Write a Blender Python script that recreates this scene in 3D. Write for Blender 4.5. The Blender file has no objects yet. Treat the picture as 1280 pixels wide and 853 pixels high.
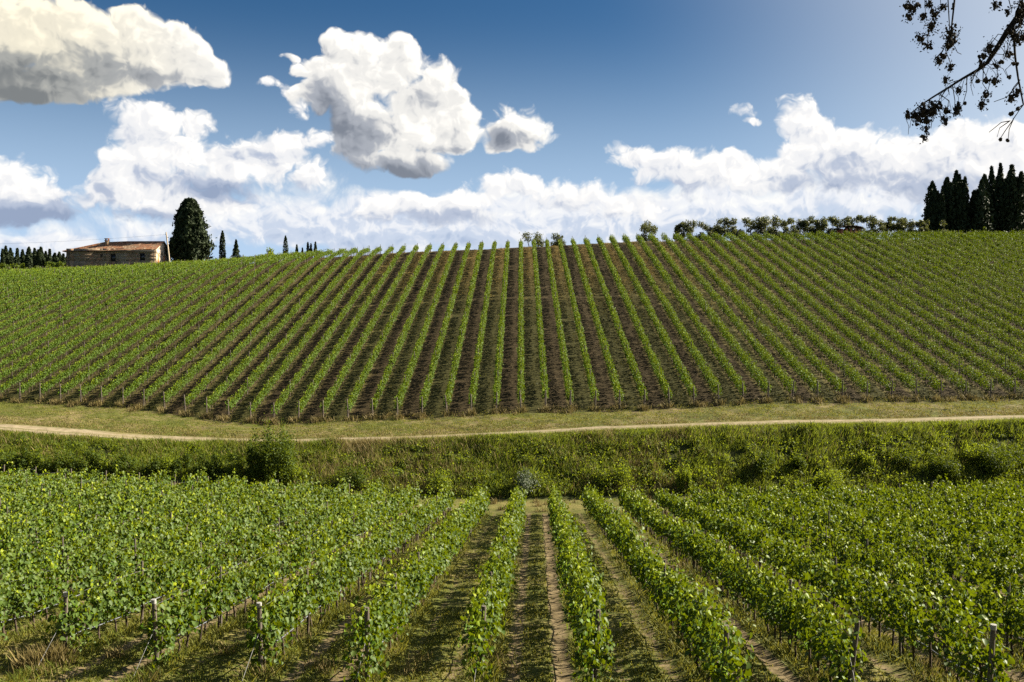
import bpy, math, random
import numpy as np
from mathutils import Vector, Matrix

R = math.radians
SC = bpy.context.scene
COL = SC.collection

# ------------------------------------------------------------------ camera
cam_d = bpy.data.cameras.new("camera")
cam = bpy.data.objects.new("camera", cam_d)
COL.objects.link(cam)
cam_d.lens = 35.0
cam_d.sensor_width = 36.0
cam_d.clip_start = 0.1
cam_d.clip_end = 20000
cam.location = (0, 0, 0)
cam.rotation_euler = (R(90.16), 0, 0)
SC.camera = cam

# ------------------------------------------------------------------ sun, exposure
SUN_AZ, SUN_EL = 75.0, 30.5          # azimuth clockwise from the view axis (+Y)
sd = bpy.data.lights.new("sun", "SUN")
sd.energy = 5.0
sd.angle = R(0.55)
sd.color = (1.0, 0.91, 0.74)
sun = bpy.data.objects.new("sun", sd)
COL.objects.link(sun)
SUNV = Vector((math.sin(R(SUN_AZ)) * math.cos(R(SUN_EL)), math.cos(R(SUN_AZ)) * math.cos(R(SUN_EL)), math.sin(R(SUN_EL))))
sun.rotation_euler = SUNV.to_track_quat("Z", "Y").to_euler()
sun.location = (60, 30, 60)

SC.view_settings.view_transform = "Standard"
SC.view_settings.look = "None"
SC.view_settings.exposure = 1.8
SC.view_settings.gamma = 1.0
SC.view_settings.use_curve_mapping = False
SC.render.engine = "CYCLES"
SC.cycles.max_bounces = 6
SC.cycles.diffuse_bounces = 2
SC.cycles.glossy_bounces = 2
SC.cycles.transmission_bounces = 4
SC.cycles.transparent_max_bounces = 4
SC.cycles.use_denoising = False
SC.cycles.sample_clamp_indirect = 4.0
SC.cycles.caustics_reflective = False
SC.cycles.caustics_refractive = False

# ------------------------------------------------------------------ node helper
class NT:
    def __init__(self, tree):
        self.t = tree; self.n = tree.nodes; self.l = tree.links
        self.n.clear()
    def new(self, typ, **kw):
        n = self.n.new(typ)
        for k, v in kw.items():
            setattr(n, k, v)
        return n
    def put(self, sock, v):
        if v is None: return
        if isinstance(v, bpy.types.NodeSocket): self.l.new(v, sock)
        else: sock.default_value = v
    def math(self, op, a=None, b=None, c=None, clamp=False):
        n = self.new("ShaderNodeMath", operation=op, use_clamp=clamp)
        for i, v in enumerate((a, b, c)): self.put(n.inputs[i], v)
        return n.outputs[0]
    def vec(self, op, a=None, b=None, c=None, scale=None):
        n = self.new("ShaderNodeVectorMath", operation=op)
        for i, v in enumerate((a, b, c)): self.put(n.inputs[i], v)
        if scale is not None: self.put(n.inputs["Scale"], scale)
        return n.outputs["Value"] if op in ("DOT_PRODUCT", "LENGTH", "DISTANCE") else n.outputs["Vector"]
    def mix(self, f, a, b, blend="MIX"):
        n = self.new("ShaderNodeMix", data_type="RGBA", blend_type=blend)
        self.put(n.inputs["Factor"], f); self.put(n.inputs[6], a); self.put(n.inputs[7], b)
        return n.outputs[2]
    def smooth(self, v, lo, hi, a=0.0, b=1.0):
        n = self.new("ShaderNodeMapRange", interpolation_type="SMOOTHSTEP")
        self.put(n.inputs[0], v); self.put(n.inputs[1], lo); self.put(n.inputs[2], hi)
        self.put(n.inputs[3], a); self.put(n.inputs[4], b)
        return n.outputs[0]
    def lin(self, v, lo, hi, a=0.0, b=1.0):
        n = self.new("ShaderNodeMapRange", interpolation_type="LINEAR", clamp=True)
        self.put(n.inputs[0], v); self.put(n.inputs[1], lo); self.put(n.inputs[2], hi)
        self.put(n.inputs[3], a); self.put(n.inputs[4], b)
        return n.outputs[0]
    def noise(self, v, scale, detail=3, rough=0.5, dist=0.0, dim="3D", out=0):
        n = self.new("ShaderNodeTexNoise", noise_dimensions=dim)
        self.put(n.inputs["Vector"], v)
        n.inputs["Scale"].default_value = scale; n.inputs["Detail"].default_value = detail
        n.inputs["Roughness"].default_value = rough; n.inputs["Distortion"].default_value = dist
        return n.outputs[out]
    def combine(self, x=0.0, y=0.0, z=0.0):
        n = self.new("ShaderNodeCombineXYZ")
        self.put(n.inputs[0], x); self.put(n.inputs[1], y); self.put(n.inputs[2], z)
        return n.outputs[0]

# ------------------------------------------------------------------ sky with fair-weather cumulus
F = 1244.4
world = bpy.data.worlds.new("World")
SC.world = world
world.use_nodes = True
try:
    world.cycles.sampling_method = "NONE"
except Exception: pass
w = NT(world.node_tree)
sky = w.new("ShaderNodeTexSky", sky_type="NISHITA", sun_disc=False)
sky.sun_elevation = R(SUN_EL); sky.sun_rotation = R(SUN_AZ)
sky.altitude = 800; sky.air_density = 1.0; sky.dust_density = 0.9; sky.ozone_density = 3.0
tc = w.new("ShaderNodeTexCoord")
sp = w.new("ShaderNodeSeparateXYZ"); w.put(sp.inputs[0], tc.outputs["Generated"])
X, Y, Z = sp.outputs
az = w.math("ARCTAN2", X, Y)
hl = w.math("MAXIMUM", w.math("SQRT", w.math("MULTIPLY_ADD", X, X, w.math("MULTIPLY", Y, Y))), 1e-4)
el = w.math("DIVIDE", Z, hl)
# the cloud field repeats (mirrored) every 70 degrees round the horizon
azr = w.math("SUBTRACT", w.math("PINGPONG", w.math("ADD", az, R(35 + 140)), R(70)), R(35))
# (35+140 deg shift keeps the pattern the right way round ahead of the camera)
azr = w.math("MULTIPLY", azr, 1.0)
P0 = w.combine(azr, el, 0.0)

def ang(u, v):
    a = math.atan((u - 640) / F)
    return a, (430 - v) / F * math.cos(a), math.cos(a)

def cloud_layer(base, blobs, shades, seed, warp_s, warp_a, det_s, det_a, puff_s, puff_a, thr, soft, dens=1.25):
    off = w.vec("ADD", base, (seed, seed * 0.7, 0.0))
    wn = w.noise(off, warp_s, 2, 0.5, dim="2D", out=1)
    P = w.vec("MULTIPLY_ADD", wn, (warp_a, warp_a * .8, 0), w.vec("ADD", base, (-warp_a * .5, -warp_a * .4, 0)))
    nacc = (0.0, 0.0, 0.0)
    for (u, v, ru, rv) in blobs:      # z of the running sum carries the amount, x and y the way outwards
        a, e, c = ang(u, v)
        ix, iy = F / (ru * c * c), F / (rv * c)
        # (the previous sum enters with no weight: it only makes the nodes run one after another)
        Pi = w.vec("MULTIPLY_ADD", nacc, (1e-7, 1e-7, 0), P)
        q = w.vec("MULTIPLY_ADD", Pi, (ix, iy, 0), (-a * ix, -e * iy, 1.0))
        t = w.math("SUBTRACT", 2.0, w.vec("DOT_PRODUCT", q, q), clamp=True)
        nacc = w.vec("MULTIPLY_ADD", q, t, nacc)
    sepn = w.new("ShaderNodeSeparateXYZ"); w.put(sepn.inputs[0], nacc)
    acc = sepn.outputs[2]
    sh = w.math("MULTIPLY", acc, 0.0)
    for (u, v, ru, rv, m) in shades:  # undersides and folds out of the sun
        a, e, c = ang(u, v)
        ix, iy = F / (ru * c * c), F / (rv * c)
        Pi = w.vec("MULTIPLY_ADD", w.combine(sh, sh, 0.0), (1e-7, 1e-7, 0), P)
        q = w.vec("MULTIPLY_ADD", Pi, (ix, iy, 0), (-a * ix, -e * iy, 0))
        t = w.math("SUBTRACT", 1.0, w.vec("DOT_PRODUCT", q, q), clamp=True)
        sh = w.math("MULTIPLY_ADD", w.math("MULTIPLY", t, t), m * 1.2, sh)
    Po = w.vec("ADD", P, (seed * 1.3, seed, 0))
    n1 = w.noise(Po, det_s, 8, 0.62, dim="2D")
    def puff(p):
        vo = w.new("ShaderNodeTexVoronoi", voronoi_dimensions="2D", feature="SMOOTH_F1"); vo.inputs["Smoothness"].default_value = 0.35
        w.put(vo.inputs["Vector"], p); vo.inputs["Scale"].default_value = puff_s
        vo.inputs["Detail"].default_value = 3.0; vo.inputs["Roughness"].default_value = 0.6
        return vo.outputs["Distance"]
    wn2 = w.noise(Po, det_s * 1.6, 3, 0.5, dim="2D", out=1)
    Pv = w.vec("MULTIPLY_ADD", wn2, (0.012, 0.012, 0), Po)
    v1 = puff(Pv)
    v2 = puff(w.vec("ADD", Pv, (0.004, 0.006, 0)))
    D = w.math("MULTIPLY", w.math("MINIMUM", acc, 1.8), dens)
    D = w.math("MULTIPLY_ADD", w.math("SUBTRACT", n1, 0.5), det_a, D)
    D = w.math("MULTIPLY_ADD", w.math("SUBTRACT", 0.45, v1), puff_a, D)
    D = w.math("SUBTRACT", D, thr)
    al = w.math("MULTIPLY", w.smooth(D, 0.0, soft), w.smooth(acc, 0.0, 0.2))
    nn = w.vec("DIVIDE", nacc, w.combine(*(w.math("MAXIMUM", acc, 0.3),) * 3))
    s = w.vec("DOT_PRODUCT", nn, (0.14, 0.30, 0))
    s = w.math("MULTIPLY_ADD", w.math("SUBTRACT", w.noise(Po, det_s, 3, 0.5, dim="2D"), w.noise(w.vec("ADD", Po, (0.007, 0.010, 0)), det_s, 3, 0.5, dim="2D")), 0.35, s)
    s = w.math("MULTIPLY_ADD", w.math("SUBTRACT", v2, v1), 0.30, s)
    s = w.math("SUBTRACT", s, sh)
    s = w.math("MULTIPLY_ADD", w.smooth(D, 0.3, 1.9), -0.10, s)
    return al, w.math("ADD", s, 0.80)

def ramp(fac, stops):
    n = w.new("ShaderNodeValToRGB"); cr = n.color_ramp
    cr.interpolation = "EASE"
    while len(cr.elements) < len(stops): cr.elements.new(0.5)
    for e, (p, c) in zip(cr.elements, stops):
        e.position = p; e.color = (*c, 1)
    w.put(n.inputs[0], fac)
    return n.outputs[0]

back = [(420,285,90,30),(480,262,60,28),(560,258,100,30),(660,258,80,28),(760,262,120,38),(880,256,120,38),(20,300,80,24),(60,312,90,18),(140,290,90,30),(240,285,90,36),(330,280,80,38),(380,250,70,44),(470,300,130,30),(560,290,140,34),(700,288,150,32),(850,282,150,38),(1000,258,150,50),(1150,250,150,60),(1260,235,90,70),(1200,200,120,60)]
mid = [(334,101,17,9),(358,112,14,14),(374,136,16,18),(942,150,16,6),(22,236,62,46),(58,258,46,26),(-15,250,60,50),
       (172,146,44,32),(205,168,50,36),(248,150,26,20),(150,205,52,38),(215,222,74,46),(130,240,40,26),(190,258,66,26),(292,190,48,26),(345,180,36,24),(395,172,32,15),(300,226,60,34),(365,208,46,34),(395,228,30,20),(275,262,50,14),
       (484,248,34,20),(455,266,36,18),(530,262,54,22),(600,236,34,18),(640,226,36,18),(690,240,50,26),(745,252,46,26),(800,262,40,22),(580,264,60,22),
       (782,190,34,18),(815,206,50,26),(868,208,52,26),(922,196,20,12),(905,226,60,32),(960,222,46,28),(930,137,22,13),
       (996,142,30,30),(1010,168,44,36),(1046,180,42,34),(1092,190,50,36),(1140,196,46,26),(1185,176,46,26),(1225,170,50,30),(1270,178,46,36),(1020,212,60,34),(1120,226,80,36),(1210,216,80,40)]
front = [(266,92,30,20),(232,52,34,26),(180,30,40,26),(30,26,80,46),(104,36,70,44),(160,58,62,42),(214,64,44,34),(252,80,34,26),(205,92,48,22),(30,88,84,40),(110,104,66,24),(-30,60,60,66),(60,116,60,16),(150,92,60,26),
         (432,66,36,30),(418,52,22,18),(470,74,48,38),(500,60,26,18),(522,100,46,38),(548,128,36,30),(558,108,28,26),(582,150,16,20),(566,158,32,34),(392,80,28,14),(430,112,44,38),(405,100,26,26),(470,150,66,48),(520,182,58,34),(440,190,26,20),(505,208,66,14),(452,160,34,30),(362,72,14,6),(372,88,12,9),(382,112,14,12),(372,122,14,16),(394,132,14,16),(578,180,16,16),
         (638,150,38,32),(658,168,38,22),(622,174,30,18),(640,184,34,12)]
BR = 14.0   # clouds are given as they look against a sky of strength 0.07
hs = w.new("ShaderNodeHueSaturation"); hs.inputs["Saturation"].default_value = 1.28; hs.inputs["Value"].default_value = 1.05
w.l.new(sky.outputs[0], hs.inputs["Color"]); skyc = hs.outputs[0]
G = 1.22
def grow(bl): return [(u, v, a * G, b * G) for (u, v, a, b) in bl]
back_sh = [(560,300,300,16,.20),(1000,285,260,26,.25),(200,300,200,16,.15),(470,272,160,18,.18)]
mid_sh = [(50,272,110,26,.62),(0,276,70,20,.4),(85,244,34,46,.25),
          (290,240,80,24,.50),(240,232,56,30,.25),(180,276,80,24,.50),(310,190,50,16,.3),(200,218,70,26,.15),(120,240,36,36,.15),(385,194,50,14,.3),(150,175,40,40,.10),
          (500,278,130,20,.3),(660,272,150,26,.30),(830,240,80,24,.3),(880,250,100,22,.32),(1030,230,100,34,.34),(1160,236,160,34,.36),(1050,200,50,22,.15),(820,208,56,16,.15),(1200,200,60,20,.12)]
front_sh = [(30,104,170,40,.34),(100,86,150,34,.26),(-10,78,100,40,.20),(30,124,150,22,.22),(210,100,80,18,.18),(150,70,70,20,.10),
            (405,136,46,56,.36),(440,168,60,40,.28),(500,218,110,26,.52),(515,128,38,30,.18),(470,150,70,40,.16),(545,190,60,14,.22),(430,196,50,22,.25),(560,170,40,14,.10),
            (622,176,30,20,.36),(645,170,40,18,.18),(350,110,34,18,.18)]
a3, s3 = cloud_layer(P0, grow(back), back_sh, 3.1, 16, 0.04, 26, 1.2, 40, 0.45, 0.24, 1.2, 1.0)
c3 = ramp(s3, [(0.2, (.40, .49, .66)), (0.55, (.60, .67, .80)), (0.78, (.88, .89, .92)), (0.95, (1.0, .99, .96))])
a2, s2 = cloud_layer(P0, grow(mid), mid_sh, 1.7, 34, 0.016, 34, 0.95, 36, 0.95, 0.20, 0.90, 1.3)
c2 = ramp(s2, [(0.05, (.30, .37, .52)), (0.36, (.47, .53, .66)), (0.66, (.88, .88, .89)), (0.92, (1.12, 1.08, 1.02))])
a1, s1 = cloud_layer(P0, grow(front), front_sh, 0.4, 30, 0.016, 30, 0.85, 30, 0.95, 0.22, 0.80, 1.35)
c1 = ramp(s1, [(0.05, (.21, .235, .285)), (0.36, (.40, .425, .475)), (0.66, (.86, .845, .81)), (0.92, (1.15, 1.11, 1.03))])
k = w.vec("SCALE", skyc, scale=1.0 / BR)
# milky air low down, and the bright aureole of the sun beyond the frame
k = w.mix(w.math("POWER", w.smooth(el, 0.36, 0.06), 1.3), k, (0.47, 0.64, 0.86, 1))
glow = w.vec("DOT_PRODUCT", tc.outputs["Generated"], tuple(SUNV))
k = w.mix(w.math("MULTIPLY", w.math("POWER", w.smooth(glow, 0.42, 0.95), 1.15), 0.95), k, (0.95, 0.98, 1.0, 1))
k = w.mix(w.math("MULTIPLY", a3, 0.92), k, c3)
k = w.mix(w.math("MULTIPLY", a2, 0.97), k, c2)
c1 = w.mix(w.smooth(azr, -.25, -.46), c1, w.mix(1.0, c1, (1.0, .95, .80, 1), 'MULTIPLY'))   # the nearest cloud is creamier
k = w.mix(w.math("MULTIPLY", a1, 0.985), k, c1)
bg = w.new("ShaderNodeBackground")
w.put(bg.inputs[0], w.vec("SCALE", k, scale=6.0)); bg.inputs[1].default_value = 0.05   # then the whole sky at 0.05
wo = w.new("ShaderNodeOutputWorld")
w.l.new(bg.outputs[0], wo.inputs[0])

# ------------------------------------------------------------------ mesh helpers
rng = np.random.default_rng(7)

def tag(o, label=None, cat=None, group=None, kind=None):
    if label: o["label"] = label
    if cat: o["category"] = cat
    if group: o["group"] = group
    if kind: o["kind"] = kind
    return o

def np_mesh(name, verts, faces, mats=(), smooth=False, attrs=None, mat_idx=None):
    """verts (n,3); faces: list of (m,k) int arrays."""
    me = bpy.data.meshes.new(name)
    verts = np.asarray(verts, dtype=np.float32)
    faces = [np.asarray(f, dtype=np.int32) for f in faces if len(f)]
    nl = sum(f.size for f in faces); npoly = sum(len(f) for f in faces)
    me.vertices.add(len(verts)); me.vertices.foreach_set("co", verts.ravel())
    me.loops.add(nl); me.polygons.add(npoly)
    me.loops.foreach_set("vertex_index", np.concatenate([f.ravel() for f in faces]))
    tot = np.concatenate([np.full(len(f), f.shape[1], np.int32) for f in faces])
    start = np.concatenate([[0], np.cumsum(tot)[:-1]]).astype(np.int32)
    me.polygons.foreach_set("loop_start", start)
    if smooth: me.polygons.foreach_set("use_smooth", np.ones(npoly, bool))
    if mat_idx is not None: me.polygons.foreach_set("material_index", np.asarray(mat_idx, np.int32))
    for m in (mats if isinstance(mats, (list, tuple)) else [mats]): me.materials.append(m)
    for k, v in (attrs or {}).items():
        a = me.attributes.new(k, "FLOAT", "POINT"); a.data.foreach_set("value", np.asarray(v, np.float32))
    me.update(calc_edges=True)
    return me

def link(name, data, parent=None, loc=(0, 0, 0), rz=0.0):
    o = bpy.data.objects.new(name, data)
    COL.objects.link(o)
    if parent is not None: o.parent = parent
    o.location = loc; o.rotation_euler = (0, 0, rz)
    return o

def empty(name, loc):
    o = bpy.data.objects.new(name, None); COL.objects.link(o)
    o.location = loc; o.empty_display_size = 0.3
    return o

class MB:
    """collects simple solids into one mesh"""
    def __init__(self): self.v = []; self.f = {}; self.n = 0
    def add(self, v, f):
        v = np.asarray(v, float); f = np.asarray(f, int)
        self.v.append(v); self.f.setdefault(f.shape[1], []).append(f + self.n); self.n += len(v)
    def box(self, lo, hi):
        (a, b, c), (d, e, g) = lo, hi
        v = [(a,b,c),(d,b,c),(d,e,c),(a,e,c),(a,b,g),(d,b,g),(d,e,g),(a,e,g)]
        self.add(v, [(0,3,2,1),(4,5,6,7),(0,1,5,4),(1,2,6,5),(2,3,7,6),(3,0,4,7)])
    def hexa(self, v): self.add(v, [(0,3,2,1),(4,5,6,7),(0,1,5,4),(1,2,6,5),(2,3,7,6),(3,0,4,7)])
    def tube(self, pts, rad, sides=6, cap=True):
        pts = np.asarray(pts, float); n = len(pts)
        rad = np.broadcast_to(np.asarray(rad, float), (n,))
        tan = np.gradient(pts, axis=0); tan /= np.linalg.norm(tan, axis=1)[:, None] + 1e-9
        ref = np.where(np.abs(tan[:, 2:3]) > 0.9, [[1., 0, 0]], [[0., 0, 1.]])
        a = np.cross(tan, ref); a /= np.linalg.norm(a, axis=1)[:, None] + 1e-9
        b = np.cross(tan, a)
        th = np.arange(sides) / sides * 2 * np.pi
        ring = pts[:, None] + rad[:, None, None] * (np.cos(th)[None, :, None] * a[:, None] + np.sin(th)[None, :, None] * b[:, None])
        i = np.arange(n - 1)[:, None] * sides; j = np.arange(sides)[None]; k = (j + 1) % sides
        f = np.stack([i + j, i + k, i + sides + k, i + sides + j], -1).reshape(-1, 4)
        self.add(ring.reshape(-1, 3), f)
        if cap:
            self.add(ring[0], [list(range(sides))]); self.add(ring[-1], [list(range(sides))[::-1]])
    def ball(self, c, r, seg=7, rings=5, squash=1.0):
        c = np.asarray(c, float); v = [c + (0, 0, -r * squash)]
        for i in range(1, rings):
            p = -np.pi / 2 + np.pi * i / rings
            for j in range(seg):
                t = 2 * np.pi * j / seg
                v.append(c + (r * np.cos(p) * np.cos(t), r * np.cos(p) * np.sin(t), r * squash * np.sin(p)))
        v.append(c + (0, 0, r * squash))
        q = [(1 + i * seg + j, 1 + i * seg + (j + 1) % seg, 1 + (i + 1) * seg + (j + 1) % seg, 1 + (i + 1) * seg + j) for i in range(rings - 2) for j in range(seg)]
        n0 = self.n; self.add(v, q)
        last = len(v) - 1; b = 1 + (rings - 2) * seg
        tri = [(0, 1 + (j + 1) % seg, 1 + j) for j in range(seg)] + [(last, b + j, b + (j + 1) % seg) for j in range(seg)]
        self.f.setdefault(3, []).append(np.asarray(tri) + n0)
    def mesh(self, name, mats, smooth=False):
        return np_mesh(name, np.concatenate(self.v), [np.concatenate(f) for f in self.f.values()], mats, smooth)
    def build(self, name, mats, parent=None, smooth=False, loc=(0, 0, 0)):
        return link(name, self.mesh(name, mats, smooth), parent, loc)

def _hash(ix, iy, s):
    h = (ix * 374761393 + iy * 668265263 + s * 1274126177) & 0xFFFFFFFF
    h = ((h ^ (h >> 13)) * 1274126177) & 0xFFFFFFFF
    return ((h ^ (h >> 16)) & 0xFFFF) / 65535.0

def vnoise(x, y, scale, seed=0, octaves=1):
    out = 0.0; amp = 1.0; tot = 0.0
    for o in range(octaves):
        X = x / scale + 1000.5; Y = y / scale + 1000.5
        ix = np.floor(X).astype(np.int64); iy = np.floor(Y).astype(np.int64)
        fx = X - ix; fy = Y - iy
        fx = fx * fx * (3 - 2 * fx); fy = fy * fy * (3 - 2 * fy)
        a = _hash(ix, iy, seed + o); b = _hash(ix + 1, iy, seed + o); c = _hash(ix, iy + 1, seed + o); d = _hash(ix + 1, iy + 1, seed + o)
        out = out + amp * ((a * (1 - fx) + b * fx) * (1 - fy) + (c * (1 - fx) + d * fx) * fy - 0.5)
        tot += amp; amp *= 0.5; scale *= 0.5
    return out / tot

def sstep(v, a, b):
    t = np.clip((v - a) / (b - a), 0, 1); return t * t * (3 - 2 * t)

# ------------------------------------------------------------------ lie of the land (camera eye at z = 0, +y away from it)
NS, HS = 0.0249, 0.00884        # the near rows and the hill rows are slightly skewed to the view axis
def yb(x): return np.interp(x, [-90, -55, -40, -32, -25], [116, 109, 105.4, 102.6, 100.2])
def hb(x): return np.interp(x, [-200, -90, -55, -40, -32, -25, -12.5, 0, 12.5, 25, 37, 50, 70, 200], [-4.5, -5.6, -6.3, -6.8, -7.6, -8.1, -7.6, -6.95, -6.7, -5.95, -5.8, -5.65, -5.2, -4.1])
def ht(x): return np.interp(x, [-200, -60, -46, -39, -32, -23, -20, -10, -.8, 7.7, 14.8, 24.7, 32, 44.5, 70, 200], [-6, -7.15, -7.5, -7.95, -8.4, -8.6, -8.6, -8.35, -8.0, -7.55, -7.3, -7.0, -6.95, -6.6, -6.2, -5])
def crest(x): return np.interp(x, [-400, -200, -105, -80, -60, -40, -25, 0, 25, 50, 100, 250, 400], [9, 11.5, 13.7, 14.8, 16.2, 17.5, 18.2, 19.2, 20.5, 20.8, 20.6, 19, 15])
def track_y(x): return 88.0 + 0.7 * np.sin(x * 0.05) + np.interp(x, [-52, -20], [2.2, 0])
def track_w(x): return np.interp(x, [-50, -35, -20, 10, 45], [3.5, 3.0, 2.1, 2.2, 2.8])      # half width
def hf(x, d):
    s = sstep(d, 16, 72)
    return -7.5 - 0.096 * (d - 22) + 0.055 * np.maximum(-x - 3, 0) * s * (x > -90) + 0.055 * 87 * s * (x <= -90) + 0.02 * np.clip(x - 3, 0, 60)

def H0(x, d):
    """smooth ground height"""
    x = np.asarray(x, float); d = np.asarray(d, float)
    ty = track_y(x); yv = yb(x)
    k = [np.full_like(x, -60.), np.full_like(x, 3.), np.full_like(x, 13.), np.full_like(x, 72.5), np.full_like(x, 77.), np.full_like(x, 78.), ty - track_w(x) - 1.3, ty - track_w(x), ty + track_w(x), yv - 1.0]
    foot = hf(x, np.full_like(x, 72.5)) + 0.3
    z = [np.full_like(x, -1.8), np.full_like(x, -1.75), hf(x, np.full_like(x, 13.)), foot - 0.3, foot - .15, foot, ht(x) - .12, ht(x), ht(x) + .05, hb(x) - 0.15]
    out = np.where(d <= k[0], z[0], 0.0)
    for i in range(len(k) - 1):
        t = (d - k[i]) / (k[i + 1] - k[i])
        out = np.where((d > k[i]) & (d <= k[i + 1]), z[i] + (z[i + 1] - z[i]) * t, out)
    plane = hb(x) - 0.15 + 0.28 * (d - yv + 1.0)
    after = np.interp(x, [-75, -50], [0.075, -0.05])
    cr = crest(x) + np.where(d < 205, 0.02 * (d - 205), after * np.minimum(d - 205, 130)) - np.maximum(d - 400, 0) * 0.03
    kk = np.interp(x, [-60, -20], [7.0, 2.0])
    hh = np.maximum(kk - np.abs(plane - cr), 0) / kk
    hill = np.minimum(plane, cr) - hh * hh * kk * 0.25
    return np.where(d > k[-1], np.maximum(hill, -30), out)

def near_s(x, d): return (x - NS * d - 1.25) / 2.5
def hill_s(x, d): return (x - HS * d) / 2.5

def H(x, d):
    """ground with ruts, clods and hummocks"""
    x = np.asarray(x, float); d = np.asarray(d, float)
    z = H0(x, d)
    field = sstep(d, 12, 15) * (1 - sstep(d, 71, 73))
    s = near_s(x, d); f = s - np.floor(s)
    z = z + field * (0.10 * vnoise(x, d, 0.9, 3, 3) - 0.05 * np.exp(-((f - 0.27) / .07) ** 2) - 0.06 * np.exp(-((f - 0.73) / .08) ** 2) + 0.05 * np.exp(-(np.minimum(f, 1 - f) / .12) ** 2))
    bank = sstep(d, 77, 79) * (1 - sstep(d, 84.5, 86))
    z = z + bank * 0.7 * vnoise(x, d, 2.4, 11, 2)
    verge = sstep(d, track_y(x) + track_w(x) - .2, track_y(x) + track_w(x) + 1.3) * (1 - sstep(d, yb(x) - 1.5, yb(x)))
    z = z + verge * 0.42 * vnoise(x, d, 1.5, 13, 3)
    trk = np.exp(-((np.abs(d - track_y(x)) - .5 * track_w(x)) / .35) ** 2)
    z = z - 0.05 * trk + 0.03 * vnoise(x, d, .6, 5, 2)
    hl = sstep(d, yb(x) - 1, yb(x) + 1) * (1 - sstep(d, 225, 240))
    sh = hill_s(x, d); soil = (np.floor(sh) % 2 == 1)
    z = z + hl * np.where(soil, 0.20, 0.10) * vnoise(x, d * 1.6, 0.55, 21, 2) + hl * 0.3 * vnoise(x, d, 9, 23, 2)
    return z

def put(u, d):
    """world x of photograph column u at distance d"""
    return (u - 640) / F * d

# ------------------------------------------------------------------ materials
def mat(name):
    m = bpy.data.materials.new(name); m.use_nodes = True
    n = NT(m.node_tree)
    out = n.new("ShaderNodeOutputMaterial")
    b = n.new("ShaderNodeBsdfPrincipled")
    n.l.new(b.outputs[0], out.inputs[0])
    return m, n, b, out

def pos(n):
    return n.new("ShaderNodeNewGeometry").outputs["Position"]

def plain(name, c1, c2, scale, rough=0.8, bump=0.3, spec=0.3, stretch=(1, 1, 1), detail=4, bscale=None, local=True):
    m, n, b, out = mat(name)
    p = n.new("ShaderNodeTexCoord").outputs["Object"] if local else pos(n)
    p = n.vec("MULTIPLY", p, stretch)
    f = n.smooth(n.noise(p, scale, detail, 0.6), 0.3, 0.7)
    n.put(b.inputs["Base Color"], n.mix(f, (*c1, 1), (*c2, 1)))
    b.inputs["Roughness"].default_value = rough; b.inputs["Specular IOR Level"].default_value = spec
    if bump:
        bp = n.new("ShaderNodeBump"); bp.inputs["Strength"].default_value = bump; bp.inputs["Distance"].default_value = 0.02
        n.put(bp.inputs["Height"], n.noise(p, (bscale or scale * 3), 4, 0.6)); n.l.new(bp.outputs[0], b.inputs["Normal"])
    return m

def leaf_mat(name, dark, light, tip, under, rough=0.5, spec=0.4, trans=0.35, tcol=None, attr=None, patch=0.0, pscale=0.35):
    m, n, b, out = mat(name)
    g = n.new("ShaderNodeNewGeometry")
    rnd = g.outputs["Random Per Island"]
    f = rnd
    if patch:
        f = n.math("ADD", n.math("MULTIPLY", rnd, 1 - patch), n.math("MULTIPLY", n.smooth(n.noise(g.outputs["Position"], pscale, 2), .3, .7), patch), clamp=True)
    c = n.mix(f, (*dark, 1), (*light, 1))
    if attr:
        a = n.new("ShaderNodeAttribute", attribute_name=attr)
        c = n.mix(n.smooth(a.outputs["Fac"], 0.62, 1.0), c, (*tip, 1))
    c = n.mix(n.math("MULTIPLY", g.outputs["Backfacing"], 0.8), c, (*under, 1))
    n.put(b.inputs["Base Color"], c)
    b.inputs["Roughness"].default_value = rough; b.inputs["Specular IOR Level"].default_value = spec
    if trans:
        t = n.new("ShaderNodeBsdfTranslucent")
        tc_ = tcol or (light[0] * 1.7, light[1] * 1.7, light[2] * 0.9)
        n.put(t.inputs[0], n.mix(rnd, tuple(v * .75 for v in tc_) + (1,), tuple(tc_) + (1,)))
        mx = n.new("ShaderNodeMixShader"); mx.inputs[0].default_value = trans
        n.l.new(b.outputs[0], mx.inputs[1]); n.l.new(t.outputs[0], mx.inputs[2]); n.l.new(mx.outputs[0], out.inputs[0])
    return m

M = {}
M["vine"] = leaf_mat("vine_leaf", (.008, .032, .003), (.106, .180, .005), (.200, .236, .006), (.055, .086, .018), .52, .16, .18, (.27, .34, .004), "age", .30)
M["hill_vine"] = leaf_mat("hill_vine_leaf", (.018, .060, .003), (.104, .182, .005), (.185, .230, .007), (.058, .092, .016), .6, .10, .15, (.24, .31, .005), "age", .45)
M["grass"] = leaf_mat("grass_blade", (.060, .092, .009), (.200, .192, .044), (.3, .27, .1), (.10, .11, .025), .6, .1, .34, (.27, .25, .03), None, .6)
M["hill_grass"] = leaf_mat("hill_grass_blade", (.022, .031, .005), (.085, .073, .019), (.3, .27, .1), (.045, .045, .012), .6, .1, .3, (.10, .09, .014), None, .6)
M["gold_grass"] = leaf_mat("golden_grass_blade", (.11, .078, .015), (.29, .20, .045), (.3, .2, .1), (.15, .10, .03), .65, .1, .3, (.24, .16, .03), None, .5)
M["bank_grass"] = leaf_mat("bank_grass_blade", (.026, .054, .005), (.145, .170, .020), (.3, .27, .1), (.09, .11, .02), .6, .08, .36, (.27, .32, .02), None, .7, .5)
M["dry_grass"] = leaf_mat("dry_grass_blade", (.115, .088, .03), (.25, .195, .075), (.4, .34, .15), (.17, .135, .05), .65, .2, .25, (.25, .195, .06), None, .4)
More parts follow.
